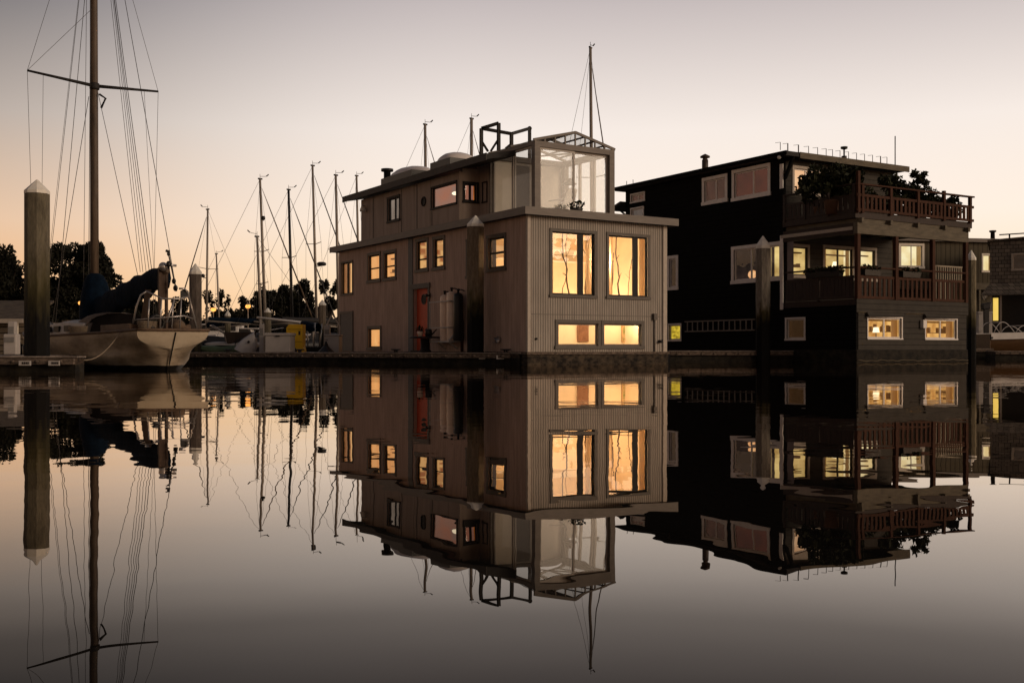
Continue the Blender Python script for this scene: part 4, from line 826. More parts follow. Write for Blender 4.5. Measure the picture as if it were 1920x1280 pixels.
# things on the two balconies
def bloc(v, u, z): w = HB.C.xy + HB.ex * v + HB.ey * u; return Vector((w.x, w.y, z))
def potted(name, lab, v, u, z, blobs, n, leaf, seed, pr=0.2, cat='plant', group=None):
    t = thing(name, lab, cat, bloc(v, u, z), HB.th, group)
    MB().lathe([(pr * 0.75, 0), (pr, pr * 1.6), (pr * 1.05, pr * 1.7), (pr * 0.9, pr * 1.62), (0.01, pr * 1.55)], 14).build('pot', M_POT, t)
    st = MB(); 
    for b in blobs[:4]: st.tube([(0, 0, pr), (b[0] * 0.5, b[1] * 0.5, pr + (b[2] - pr) * 0.6), b[:3]], [0.03, 0.02, 0.008], 5)
    st.build('stem', M_BARK, t); leaves(n, blobs, leaf, seed).build('foliage', M_PLANT, t); return t
z2 = ZD2 + 0.16
rnd = random.Random(3)
potted('balcony_shrub', 'large dark shrub filling the corner of the upper balcony', HB.Rr(1560, 1.0), 1.0, z2, [(rnd.uniform(-1.0, 1.5), rnd.uniform(-0.5, 0.5), rnd.uniform(0.6, 1.55), 0.36, 0.35, 0.24) for _ in range(24)], 2900, 0.10, 3, 0.28, group=None)
potted('trailing_shrub', 'leafy shrub leaning over the balcony toward the lit top window', 0.12, 1.75, z2, [(rnd.uniform(-0.15, 0.5), rnd.uniform(-0.6, 0.9), rnd.uniform(0.6, 1.35), 0.22, 0.35, 0.18) for _ in range(11)], 800, 0.09, 5, 0.2)
potted('balcony_hedge', 'low bushy plant below the eave, just behind the front upper railing', HB.Rr(1695, 0.7), 0.7, z2, [(-0.9 + 0.16 * i, rnd.uniform(-0.2, 0.3), 1.35 - 0.05 * i + rnd.uniform(-0.14, 0.1), 0.3, 0.3, 0.26) for i in range(14)] + [(-1.6 + 0.28 * i, rnd.uniform(-0.1, 0.2), 0.5 + rnd.uniform(-0.2, 0.2), 0.3, 0.25, 0.35) for i in range(17)], 3200, 0.09, 6, 0.25)
fx = HB.Rr(1722, 0.8); zt_ = HB.z(320, fx, 0.8) - z2
potted('small_conifer', 'small spiky conifer rising above the upper balcony railing', fx, 0.8, z2, [(rnd.uniform(-1, 1) * (0.1 + 0.46 * (1 - t_ / 16)), rnd.uniform(-0.3, 0.3), 0.55 + (zt_ - 0.6) * t_ / 16, 0.13, 0.13, 0.09) for t_ in range(17) for _ in range(2)], 900, 0.085, 8, 0.22)
potted('flowering_plant', 'wispy low plant between the conifer and the railing end', HB.Rr(1752, 0.5), 0.5, z2, [(rnd.uniform(-0.5, 0.5), 0, rnd.uniform(0.7, 1.15), 0.18, 0.2, 0.12) for _ in range(8)], 380, 0.07, 9, 0.18)
potted('flowering_plant', 'last small plant at the far end of the upper railing', HB.Rr(1785, 0.5), 0.5, z2, [(rnd.uniform(-0.3, 0.35), 0, rnd.uniform(0.7, 1.05), 0.16, 0.2, 0.12) for _ in range(7)], 300, 0.07, 10, 0.18)
z1d = ZD1 + 0.2
def trough(lab, v, u, w_, z, seed, rz=0.0):
    t = thing('planter_trough', lab, 'planter', bloc(v, u, z), HB.th + rz, 'planters on the lower balcony')
    m_ = MB(); m_.hexa([(-w_, -0.1, 0), (w_, -0.1, 0), (w_, 0.1, 0), (-w_, 0.1, 0), (-w_ - 0.03, -0.13, 0.2), (w_ + 0.03, -0.13, 0.2), (w_ + 0.03, 0.13, 0.2), (-w_ - 0.03, 0.13, 0.2)]); m_.build('trough', M_BLK, t)
    leaves(int(260 * w_ / 0.4), [(w_ * (i - 2) / 2.2, 0, 0.24, w_ * 0.35, 0.16, 0.13) for i in range(5)], 0.06, seed).build('foliage', M_PLANT, t)
trough('planter hung on the side rail of the lower balcony', -0.0, SET * 0.42, 0.75, HB.z(515.5, 0, 0) + 0.004, 21, R(90))
trough('planter on the front lower rail before the bright glazed door', HB.Rr(1633), 0.02, 0.38, HB.z(515.5, 0, 0) + 0.004, 22)
trough('planter on the front lower rail below the bright side window', HB.Rr(1706), 0.02, 0.45, HB.z(515.5, 0, 0) + 0.004, 23)
t = thing('folding_gate', 'pale slatted folding gate standing on the lower balcony', 'gate', bloc(0, 0, z1d), HB.th)
q0, q1 = HB.Rr(1753, 0.9), HB.Rr(1804, 0.9); zt_ = HB.z(497, q0, 0.9) - z1d
fm = MB(); fm.box(q0, q1, 0.88, 0.92, zt_ - 0.05, zt_); fm.box(q0, q1, 0.88, 0.92, 0.1, 0.15)
for i in range(12):
    x = q0 + (q1 - q0) * (i + 0.3) / 12; fm.box(x, x + 0.04, 0.885, 0.915, 0.15, zt_ - 0.05)
fm.build('slat_panel', plain("pale_gate", (0.30, 0.25, 0.18), 0.6, 0.15), t)
for x in (q0 - 0.04, q1): MB().box(x, x + 0.04, 0.87, 0.93, 0, zt_).build('gate_post', MATS["pale_gate"], t)

# ------------------------------------------------------------------ docks
def dock(name, lab, poly, ztop, zbot=-0.4, skirt=True, side=None):
    t = thing(name, lab, 'dock', (poly[0][0], poly[0][1], 0)); o = Vector(poly[0])
    pl = [(x - o.x, y - o.y) for x, y in poly]
    MB().prism(pl, zbot, ztop - 0.16).build('float', side or M_CONC2, t)
    MB().prism(pl, ztop - 0.158, ztop - 0.03).build('deck_frame', M_DOCK, t)
    c = Vector((sum(p[0] for p in pl) / len(pl), sum(p[1] for p in pl) / len(pl)))
    ex = [tuple(Vector(p) + (Vector(p) - c).normalized() * 0.05) for p in pl]
    MB().prism(ex, ztop - 0.028, ztop).build('deck_boards', M_DOCKTOP, t)
    if skirt:
        a, b = Vector(pl[0]), Vector(pl[1]); d = (b - a).normalized(); n = Vector((d.y, -d.x)); L_ = (b - a).length
        q = MB(); q.bar((*(a + n * 0.045), ztop - 0.1), (*(b + n * 0.045), ztop - 0.1), 0.09, 0.11); q.build('waler', M_WALER, t)
        q = MB(); k = int(L_ / 0.45)
        for i in range(k):
            p = a + d * (i + 0.5) * L_ / k + n * 0.10
            q.ball((p.x, p.y, ztop - 0.1), 0.035, 5)
        o_ = q.build('waler_bolt', M_WALER, t)
    return t
P2 = lambda px, Y: (gx(px, Y), Y)
e1, e2 = P2(240, 36.5), P2(958, 30.9)
wb = HA.C.xy + HA.ex * -0.12 + HA.ey * 0.25; we = HA.C.xy + HA.ex * -0.12 + HA.ey * 13.9
dk = dock('dock', 'long timber walkway in front of the grey houseboat and white boxes', [e1, e2, tuple(wb), tuple(we), (we.x - 1.2, we.y - 0.5), (e1[0], 38.6)], 0.35)
for px in (905, 938):
    Y = 31.0 + (958 - px) / 720 * 5.6; o = MB(); o.box(gx(px - 7, Y), gx(px + 7, Y), Y - 0.19, Y - 0.16, 0.16, 0.27); o = o.build('tide_plate', M_WHITE2, dk); o.location = -Vector((e1[0], e1[1], 0))
f1, f2 = P2(1256, 37.6), P2(1486, 38.2)
dock('dock', 'short timber walkway between the grey and the black houseboats', [f1, f2, tuple(HB.C.xy + HB.ey * 7.5 + HB.ex * -0.1), (f1[0] + 0.3, 44)], 0.40)
dl = dock('dock_finger', 'narrow dock finger with two white plates at the foot of the big piling', [(-14.5, 20.0), P2(141, 20.0), (gx(141, 20.0), 20.42), (-10.1, 20.42), (-10.1, 24.8), (-14.5, 24.8)], 0.312)
for px0, px1 in ((36, 58), (91.5, 112)):
    q = MB(); q.box(gx(px0, 19.85), gx(px1, 19.85), 19.83, 19.86, gz(685, 19.85), gz(676, 19.85)); o = q.build('number_plate', M_WHITE2, dl); o.location = (14.5, -20.0, 0)
    q = MB(); rnd = random.Random(px0)
    for i in range(4):
        x = gx(px0, 19.82) + 0.05 + i * 0.035; q.box(x, x + 0.02, 19.822, 19.829, gz(682.6, 19.85), gz(678.2, 19.85))
    q.build('plate_mark', M_BLK, o)
dock('dock_finger', 'dock finger beside the wooden motorboat beyond the black houseboat', [P2(1817, 52), P2(1862, 52), (gx(1862, 52), 60), (gx(1817, 52), 60)], 0.50)

def cleat(parent_loc, px, Y, z, lab):
    t = thing('cleat', lab, 'cleat', (gx(px, Y), Y, z), R(-25), 'iron cleats on the dock edge')
    mb = MB(); mb.box(-0.05, -0.02, -0.03, 0.03, 0, 0.07); mb.box(0.02, 0.05, -0.03, 0.03, 0, 0.07); mb.tube([(-0.17, 0, 0.095), (-0.08, 0, 0.085), (0.08, 0, 0.085), (0.17, 0, 0.095)], [0.015, 0.024, 0.024, 0.015], 8); mb.build('horn', M_BLK, t)
for px, lab in ((428, 'iron cleat on the dock edge left of the big white box'), (562, 'iron cleat on the dock edge before the yellow cabinet'), (742, 'iron cleat on the dock edge left of the red door'), (948, 'iron cleat at the near end of the long dock')):
    cleat(None, px, 31.0 + (958 - px) / 718 * 5.6 + 0.15, 0.35, lab)
Yh = 32.3; t = thing('hose_coil', 'dark garden hose coiled on the dock near the house corner', 'hose', (gx(927, Yh) + 0.25, Yh - 0.1, 0.351), 0)
mb = MB()
for i in range(4): mb.tube([((0.24 - 0.012 * i) * math.cos(a * 0.33 + i), (0.24 - 0.012 * i) * math.sin(a * 0.33 + i), 0.02 + 0.04 * i) for a in range(20)], 0.022, 6)
mb.tube([(0.2, 0, 0.15), (0.3, -0.15, 0.06), (0.55, -0.2, 0.02), (0.9, -0.1, 0.02)], 0.02, 6); mb.build('hose', plain("dark_hose", (0.03, 0.035, 0.025), 0.5), t)
dock('dock', 'dark low dock strip in front of the wooden motorboat', [P2(1866, 50.6), P2(1995, 50.6), (gx(1995, 50.6), 51.6), (gx(1866, 50.6), 51.6)], 0.38)
# ------------------------------------------------------------------ concrete pilings
def piling(px, py_apex, wpx, Y, lab, cap_px, zlo, zhi, c=(0.17, 0.145, 0.10), oct_=True, facing=0.0):
    X = gx(px, Y); w = wpx / F * Y; ztop = gz(py_apex, Y); zc = gz(py_apex + cap_px, Y); band = gz(py_apex + cap_px * 1.28, Y)
    t = thing('piling', lab, 'piling', (X, Y, 0), facing, 'concrete mooring pilings')
    n = 8; rot = math.pi / 8; rr = w / 2 / math.cos(math.pi / 8)
    MB().lathe([(rr, -1.5), (rr, band)], n, (0, 0, 0), rot, False).build('shaft', piling_mat('piling_concrete', c, zlo, zhi), t)
    MB().lathe([(rr * 1.02, band + 0.002), (rr * 1.02, zc), (0.015, ztop)], n, (0, 0, 0), rot, False).build('cap', plain("white_pile_cap", (0.80, 0.76, 0.68), 0.6, 0.15, 6), t)
    return t
piling(69.5, 337, 41, 20.65, 'tall concrete piling with a white pointed cap beside the old sailboat', 21, 0.9, 2.4)
piling(891.5, 404, 31, 32.1, 'mottled concrete piling close to the grey house wall by the gas cylinders', 17, 1.3, 2.3, (0.22, 0.17, 0.115))
piling(1430.5, 442, 25, 38.0, 'concrete piling in front of the black house window', 19, 1.3, 2.1, (0.27, 0.24, 0.20))
piling(366.5, 494, 21, 37.4, 'shorter concrete piling directly behind the stern of the old sailboat', 16, 0.4, 1.2, (0.16, 0.13, 0.11))
piling(1821, 469, 16, 50, 'thin concrete piling at the far corner of the black house', 15, 1.4, 2.4, (0.20, 0.17, 0.11))
piling(427, 581, 10, 66, 'small distant piling in front of the white cruisers', 9, 1.2, 1.9)
piling(502, 577, 12, 56, 'piling rising behind the big white dock box', 7, -1, 0)
piling(604.5, 562, 13, 52, 'piling between the yellow cabinet and the grey house', 8, 1.2, 1.8, (0.2, 0.16, 0.12))
# ------------------------------------------------------------------ old white sailboat
SB = Vector((-7.45, 23.1)); SH = math.atan2(0.79, -0.61); hx = Vector((math.cos(SH), math.sin(SH))); hy = Vector((-math.sin(SH), math.cos(SH)))
sb = thing('sailboat', 'old white sailboat with blue sail cover, tall bare mast and pale transom', 'sailboat', (SB.x, SB.y, 0), SH)
def sl_(px, py, x=None, y=None):
    """picture ray met with the boat's plane x = const or y = const"""
    r = (px - 960) / F
    if x is not None:
        b = SB + hx * x; k = (r * b.y - b.x) / (hy.x - r * hy.y); w = b + hy * k; return Vector((x, k, gz(py, w.y)))
    b = SB + hy * y; k = (r * b.y - b.x) / (hx.x - r * hx.y); w = b + hx * k; return Vector((k, y, gz(py, w.y)))
def hull_section(x):
    t = max(0.0, min(1.0, x / 10.2))
    b = 0.78 + 0.72 * math.sin(min(1, t / 0.5) * math.pi / 2) if t < 0.5 else 1.5 * (1 - ((t - 0.5) / 0.5) ** 2.1)
    sheer = 0.84 - 0.10 * math.sin(t * math.pi * 0.9) + 0.42 * max(0, t - 0.5) ** 1.5 * 2
    b = max(b, 0.015); f = min(1.0, x / 3.2) ** 0.7; fl = min(1.0, x / 0.95) ** 0.42; w = 1 - max(0, (t - 0.5) / 0.5) ** 1.4
    mid = [(b, sheer), (b * 0.99, sheer * 0.86), (b * (0.92 * w + 0.04), sheer * 0.68), (b * (0.87 * w + 0.02), sheer * 0.48), (b * (0.80 * w + 0.02), sheer * 0.30), (b * (0.70 * w + 0.01), 0.06), (b * (0.5 * w + 0.01), -0.15), (0.01, -0.5)]
    st = [(0.78, sheer), (0.765, 0.74), (0.70, 0.64), (0.52, 0.545), (0.25, 0.46), (0.05, 0.40), (0.03, 0.0), (0.01, -0.5)]
    ff = [f, f, f, (f + fl) / 2, fl, fl, fl, fl]
    P_ = [(p[0] * (1 - g) + q[0] * g, p[1] * (1 - g) + q[1] * g) for p, q, g in zip(st, mid, ff)]; res = []
    for i in range(len(P_) - 1):
        p0, p1, p2, p3 = P_[max(i - 1, 0)], P_[i], P_[i + 1], P_[min(i + 2, len(P_) - 1)]
        for k in range(4):
            t_ = k / 4; res.append(tuple(0.5 * (2 * p1[j] + (p2[j] - p0[j]) * t_ + (2 * p0[j] - 5 * p1[j] + 4 * p2[j] - p3[j]) * t_ ** 2 + (3 * p1[j] - p0[j] - 3 * p2[j] + p3[j]) * t_ ** 3) for j in (0, 1)))
    return [(max(a, 0.008), b_) for a, b_ in res + [P_[-1]]]
stations = [0.0, 0.03, 0.07, 0.12, 0.18, 0.25, 0.33, 0.42, 0.6, 0.9, 1.2, 1.6, 2, 2.5, 3, 3.5, 4, 4.5, 5, 5.5, 6, 6.5, 7, 7.5, 8, 8.4, 8.8, 9.2, 9.5, 9.8, 10.0, 10.2]
def rake(x, z): return x - (0.42 * max(z, -0.1) * max(0, 1 - x / 2.5)) + (0.55 * z * max(0, (x - 8) / 2.2))
mb = MB()
for sgn in (1, -1): mb.grid([[(rake(x, z), sgn * y, z) for y, z in hull_section(x)] for x in stations])
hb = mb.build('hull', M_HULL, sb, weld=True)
sec = hull_section(0.0); tr = MB()     # transom, bulging aft along its centreline
rows = []
for y, z in sec: rows.append([(rake(0, z) - 0.16 * (1 - k * k) * max(z, 0), y * k - 0.0, z) for k in (-1, -0.75, -0.5, -0.25, 0, 0.25, 0.5, 0.75, 1)])
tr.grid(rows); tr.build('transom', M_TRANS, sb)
mb = MB(); mb.grid([[(rake(x, hull_section(x)[0][1]), k * hull_section(x)[0][0], hull_section(x)[0][1] - 0.03) for k in (-1, 0, 1)] for x in stations]); mb.build('deck', M_CANVAS, sb)
mb = MB()
for sgn in (1, -1): mb.tube([(rake(x, hull_section(x)[0][1]), sgn * hull_section(x)[0][0], hull_section(x)[0][1] + 0.015) for x in stations], 0.032, 6)
z = sec[0][1]; mb.tube([(rake(0, z) - 0.16 * (1 - k * k) * z, k * sec[0][0], z + 0.015) for k in (-1, -0.75, -0.5, -0.25, 0, 0.25, 0.5, 0.75, 1)], 0.036, 6)
mb.build('toe_rail', M_TEAK, sb)
mb = MB(); pts = [(rake(0, z) - 0.16 * max(z, 0) - 0.012, 0, z) for z in (0.80, 0.6, 0.4, 0.2, 0.0)]; mb.tube(pts, 0.014, 5); mb.build('rudder_line', M_BLK, sb)
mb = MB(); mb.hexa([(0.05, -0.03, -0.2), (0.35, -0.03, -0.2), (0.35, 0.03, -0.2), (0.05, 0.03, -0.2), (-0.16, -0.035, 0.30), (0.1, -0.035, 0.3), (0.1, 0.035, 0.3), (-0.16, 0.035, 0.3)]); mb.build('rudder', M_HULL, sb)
# cabin trunk, hood, cockpit coaming
mb = MB(); rows = []
for x, w_, h_ in ((3.3, 0.90, 0.36), (5.0, 0.95, 0.44), (6.6, 0.85, 0.40), (7.6, 0.62, 0.30)): rows.append([(x, -w_, 0.74), (x, -w_ * 0.92, 0.74 + h_ * 0.85), (x, -w_ * 0.6, 0.74 + h_), (x, 0, 0.76 + h_ * 1.05), (x, w_ * 0.6, 0.74 + h_), (x, w_ * 0.92, 0.74 + h_ * 0.85), (x, w_, 0.74)])
mb.grid(rows, smooth=False); mb.add(rows[0], [tuple(range(7))]); mb.add(rows[-1], [tuple(range(7))]); cb = mb.build('cabin', M_WHITE2, sb)
for x in (4.3, 5.2, 6.0): MB().box(x - 0.22, x + 0.22, 0.905, 0.955, 0.88, 1.02).build('cabin_window', M_SASH, cb)
MB().box(6.9, 7.35, -0.25, 0.25, 1.08, 1.22).build('fore_hatch', M_TEAK, cb)
mb = MB(); rows = [[(3.2 + 1.5 * j / 4, 0.80 * math.cos(a), 0.80 + (0.57 - 0.04 * abs(j - 1.5)) * (math.sin(a) ** 0.6 if math.sin(a) > 0 else 0) * (1 if j < 3 else 0.9 - 0.25 * (j - 3))) for a in [math.pi * i / 12 for i in range(13)]] for j in range(5)]
mb.grid(rows); dg = mb.build('spray_hood', M_CANVAS, sb)
mb = MB(); mb.add([(3.12, -0.74, 0.84), (3.12, 0.74, 0.84), (3.12, 0.66, 1.14), (3.12, 0.35, 1.29), (3.12, -0.35, 1.29), (3.12, -0.66, 1.14)], [(0, 1, 2, 3, 4, 5)]); mb.build('companionway_shade', plain("hood_opening_shade", (0.006, 0.005, 0.005), 0.95, 0.2, spec=0.02), dg)  # flat dark sheet stands in for the shade inside the hood
mb = MB(); mb.box(0.5, 2.5, 0.62, 0.68, 0.72, 1.0); mb.box(0.5, 2.5, -0.68, -0.62, 0.72, 1.0); mb.box(0.44, 0.5, -0.68, 0.68, 0.72, 0.98); mb.build('cockpit_coaming', M_TEAK, sb)
rnd = random.Random(8)
def gear(name, lab, cat, x, y, z, fn):
    w = SB + hx * x + hy * y; t = thing(name, lab, cat, (w.x, w.y, z), SH); fn(t); return t
def coil(t):
    m_ = MB()
    for i in range(4): m_.tube([((0.17 + 0.01 * i) * math.cos(a * 0.35), (0.17 + 0.01 * i) * math.sin(a * 0.35), 0.03 + 0.045 * i) for a in range(19)], 0.025, 5)
    m_.build('rope', plain("old_rope", (0.22, 0.17, 0.12), 0.9, 0.2), t)
gear('rope_coil', 'coiled rope lying on the stern deck of the old sailboat', 'rope', 0.28, 0.35, 0.86, coil)
gear('rope_coil', 'coiled rope beside the cabin of the old sailboat', 'rope', 3.2, 0.98, 0.80, coil)
def bag(t): MB().ball((0, 0, 0.14), 0.24, 10, (1.2, 0.8, 0.65)).build('bag', M_CANVAS, t); MB().tube([(-0.12, 0, 0.28), (0, 0, 0.36), (0.12, 0, 0.28)], 0.015, 5).build('strap', M_BLK, t)
gear('sail_bag', 'lumpy canvas bag on the stern of the old sailboat', 'bag', 0.35, -0.30, 0.82, bag)
def inflat(t): MB().ball((0, 0, 0.16), 0.5, 12, (1.5, 0.8, 0.35)).build('hull', M_WHITE2, t); MB().tube([(-0.5, 0.1, 0.27), (0, 0.1, 0.34), (0.5, 0.1, 0.27)], 0.03, 6).build('strap', M_BLK, t)
gear('upturned_dinghy', 'white dinghy upturned on the foredeck of the old sailboat', 'dinghy', 8.35, 0.2, 0.83, inflat)
def horse(t): MB().tube([(0.0, 0.15 * math.cos(a * 0.3), 0.16 + 0.15 * math.sin(a * 0.3)) for a in range(-4, 16)], 0.04, 8).build('ring', M_BLK, t)
gear('life_ring', 'dark horseshoe buoy hung on the stern rail of the old sailboat', 'buoy', 0.12, 0.2, 0.86, horse)
# fenders on the port side
for i, x in enumerate((5.4, 7.6)):
    b_ = hull_section(x)[0]; w = SB + hx * x + hy * (b_[0] + 0.09); t = thing('fender', ('black fender hanging at the waist of the old sailboat', 'black fender hanging nearer the bow of the old sailboat')[i], 'fender', (w.x, w.y, 0.16), 0, 'fenders of the old sailboat')
    MB().lathe([(0.03, 0), (0.10, 0.06), (0.11, 0.36), (0.05, 0.43), (0.02, 0.46)], 12).build('body', M_BLK, t); MB().tube([(0, 0, 0.45), (0, 0, 0.68)], 0.012, 5).build('line', M_WIRE, t)
for nm, lab, a, b in (('mooring_line', 'slack rope from the quarter of the old sailboat to the dock finger', (0.5, 0.86, 0.80), at(128, 668, 20.3)), ('mooring_line', 'slack rope from the waist of the old sailboat toward the dock by the piling', (4.6, 1.52, 0.80), at(70, 667, 24.2))):
    p = SB + hx * a[0] + hy * a[1]; p = Vector((p.x, p.y, a[2])); pts = [p.lerp(b, k / 12) - Vector((0, 0, 0.28 * math.sin(math.pi * k / 12))) - p for k in range(13)]
    t = thing(nm, lab, 'rope', tuple(p), 0, 'mooring lines of the old sailboat'); MB().tube(pts, 0.014, 6).build('rope', MATS["old_rope"], t)
# mast, spreaders, boom, covers
MX = 5.25; mtop = 13.2
MB().tube([(MX, 0, 0.9), (MX + 0.04, 0, 5), (MX + 0.08, 0, 9.5), (MX + 0.1, 0, mtop)], [0.105, 0.10, 0.092, 0.07], 12).build('mast', M_WOODMAST, sb)
MB().tube([(MX + 0.14, 0.06, 2.5), (MX + 0.20, 0.05, 12.5)], 0.018, 6).build('mast_track', M_ALU, sb)
for sgn in (1, -1): MB().tube([(MX, 0.05 * sgn, 7.17), (MX - 0.02, 1.62 * sgn, 7.28 + 0.02 * sgn)], [0.045, 0.028], 8).build('spreader', M_DKFR, sb)
mb = MB(); mb.lathe([(0.115, 0), (0.125, 0.03), (0.125, 0.13), (0.115, 0.16)], 12, (MX + 0.03, 0, 7.08)); mb.tube([(MX - 0.1, -0.08, 6.95), (MX - 0.16, -0.22, 6.85), (MX - 0.12, -0.12, 6.6)], 0.03, 6); mb.build('mast_fitting', M_DKFR, sb)
bx, bz = 0.15, 2.22; MB().tube([(MX - 0.15, 0, 1.34), (bx - 0.1, 0, bz - 0.08)], 0.06, 10).build('boom', M_WOODMAST, sb)
rows = []
for i in range(15):   # furled mainsail under its cover: fat at the gooseneck, sagging between ties
    t_ = i / 14; x = MX - 0.12 - (MX - 0.1 - bx - 0.1) * t_; zc = 1.40 + 0.68 * t_ + 0.04 * math.sin(t_ * 3.1); r_ = (0.27 * (1 - t_) + 0.19 * t_) * (1 + 0.14 * math.sin(i * 2.3))
    rows.append([(x + 0.05 * math.sin(k * 1.7 + i), r_ * 0.72 * math.cos(k * math.pi / 8), zc + r_ * 1.15 * math.sin(k * math.pi / 8) - (0.12 * r_ / 0.2 if 9 < k < 15 and i % 3 else 0)) for k in range(16)])
mb = MB(); mb.grid(rows, True); mb.add(rows[0], [tuple(range(16))]); mb.add(rows[-1], [tuple(range(16))]); mb.build('sail_cover', M_BLUE, sb)
rows = []
for zz, ra, rb in ((1.0, 0.44, 0.40), (1.4, 0.46, 0.42), (1.8, 0.42, 0.36), (2.15, 0.37, 0.28), (2.32, 0.25, 0.2), (2.38, 0.12, 0.12)): rows.append([(MX - 0.22 * (2.4 - zz) / 1.4 + ra * (1 + 0.08 * math.sin(k * 3 + zz * 4)) * math.cos(k * math.pi / 8), rb * math.sin(k * math.pi / 8), zz) for k in range(16)])
mb = MB(); mb.grid(rows, True); mb.add(rows[-1], [tuple(range(16))]); mb.build('mast_cover', M_BLUE, sb)
p0, p1 = sl_(296, 502, y=0.12), sl_(312, 500, y=-0.10); zb_ = gz(556, 23.3)
mb = MB(); q0, q1 = sl_(297, 505, x=0.15), sl_(314, 505, x=0.15)
mb.box(0.11, 0.19, q1.y, q1.y + 0.05, 0.8, q0.z + 0.04); mb.box(0.11, 0.19, q0.y - 0.05, q0.y, 0.8, q0.z + 0.04); mb.box(0.12, 0.18, q1.y + 0.05, q0.y - 0.05, gz(562, 23.2), q0.z); mb.build('boom_crutch', plain("crutch_timber", (0.06, 0.032, 0.018), 0.7, 0.3), sb)
mb = MB(); o_ = sl_(306, 500, x=0.05); mb.ball(tuple(o_), 0.10, 10); mb.tube([o_, o_ + Vector((-0.1, -0.1, 0.03)), o_ + Vector((-0.1, -0.25, 0.03))], 0.03, 6); mb.build('boom_end_fitting', M_STEEL, sb)
# stern rails, hanging canvas
rl = MB()
def S_(px, py, x): return sl_(px, py, x=x)
rl.tube([S_(248, 612, 0.6), S_(256, 575, 0.5), S_(264, 553, 0.4), S_(275, 546, 0.3)], 0.02, 7)
rl.tube([S_(336, 541, -0.1), S_(346, 541, -0.1), S_(353, 550, 0.0), S_(358, 575, 0.05), S_(368, 614, 0.1)], [0.022, 0.022, 0.026, 0.03, 0.03], 7)
rl.tube([S_(275, 546, 0.3), S_(305, 560, -0.1), S_(336, 560, -0.15), S_(353, 556, 0.0)], 0.018, 7)
rl.tube([S_(250, 600, 0.6), S_(300, 596, -0.15), S_(345, 592, -0.15), S_(363, 598, 0.05)], 0.016, 7)
for px in (280, 303, 325, 340): rl.tube([S_(px, 560, -0.1), S_(px - 3, 618, -0.1)], 0.015, 6)
rl.tube([S_(327, 562, -0.1), S_(312, 605, -0.15)], 0.02, 7); rl.build('stern_rail', M_STEEL, sb)
mb = MB(); mb.grid([[S_(262 + 6 * k + (1 - j / 5) * 10, 543 + 70 * j / 5, 0.45 - 0.1 * k + 0.06 * math.sin(j * 2 + k * 2)) for k in range(3)] for j in range(6)]); mb.build('hanging_canvas', M_CANVAS, sb)
mb = MB(); mb.grid([[S_(338 + 5.2 * k, 541 + 14 * j / 3 + 3 * abs(k - 1.5), -0.12 + 0.04 * k) for k in range(4)] for j in range(4)]); mb.build('canvas_roll', M_BLK, sb)
# standing and running rigging: each wire a part
def wire(a, b, r=0.0055, name='shroud', mat=None): MB().tube([a, b], r, 5).build(name, mat or M_WIRE, sb)
top = Vector((MX + 0.1, 0, mtop - 0.2)); tipp, tips = Vector((MX - 0.02, 1.62, 7.30)), Vector((MX - 0.02, -1.62, 7.26))
for tip, sg in ((tipp, 1), (tips, -1)):
    wire(top, tip); wire(tip, (MX - 0.1, sg * 1.45, 0.8)); wire((MX, sg * 0.09, 9.1), tip) if sg > 0 else None
    wire((MX - 0.02, sg * 1.25, 7.25), (MX - 0.5, sg * 1.43, 0.8), 0.005)
wire((MX, -0.08, 7.0), sl_(258, 515, y=-0.1), 0.007, 'lazy_jack'); wire((MX + 0.1, 0.0, 12.8), (10.25, 0, 1.2), 0.007, 'forestay')
wire((MX + 0.1, 0.0, 12.0), (8.6, 0.1, 1.0), 0.008, 'forestay'); wire((MX + 0.1, 0.05, 12.4), (8.9, 0.4, 1.0), 0.005, 'halyard'); wire((MX + 0.1, 0.12, 6.9), (8.2, 0.3, 1.0), 0.008, 'halyard')
for px, zz, r in ((263, 12.6, 0.006), (268, 13.0, 0.006), (274, 13.0, 0.006), (280, 12.8, 0.007), (285, 12.9, 0.008)): wire((MX, -0.06, zz), sl_(px, 510, y=-0.06 if px < 284 else -0.2), r, 'lazy_jack')
wire((MX - 0.05, -0.07, mtop), sl_(331, 545, x=-0.2), 0.0075, 'backstay')
mb = MB(); 
for px, py, r in ((316, 476, 0.035), (316, 495, 0.05), (326, 527, 0.045), (329, 540, 0.05)): mb.ball(tuple(sl_(px, py, x=-0.1)), r, 8, (1, 1, 1.4))
mb.tube([sl_(311, 470, x=-0.1), sl_(318, 472, x=-0.1)], 0.03, 6); mb.tube([sl_(316, 476, x=-0.1), sl_(331, 546, x=-0.2)], 0.016, 6); mb.build('backstay_adjuster', M_BLK, sb)
wire((MX + 0.05, 0.16, 12.6), (MX + 0.1, 0.26, 1.0), 0.006, 'halyard'); wire((MX - 0.05, 0.10, 12.6), (MX + 0.0, 0.16, 1.0), 0.008, 'halyard')

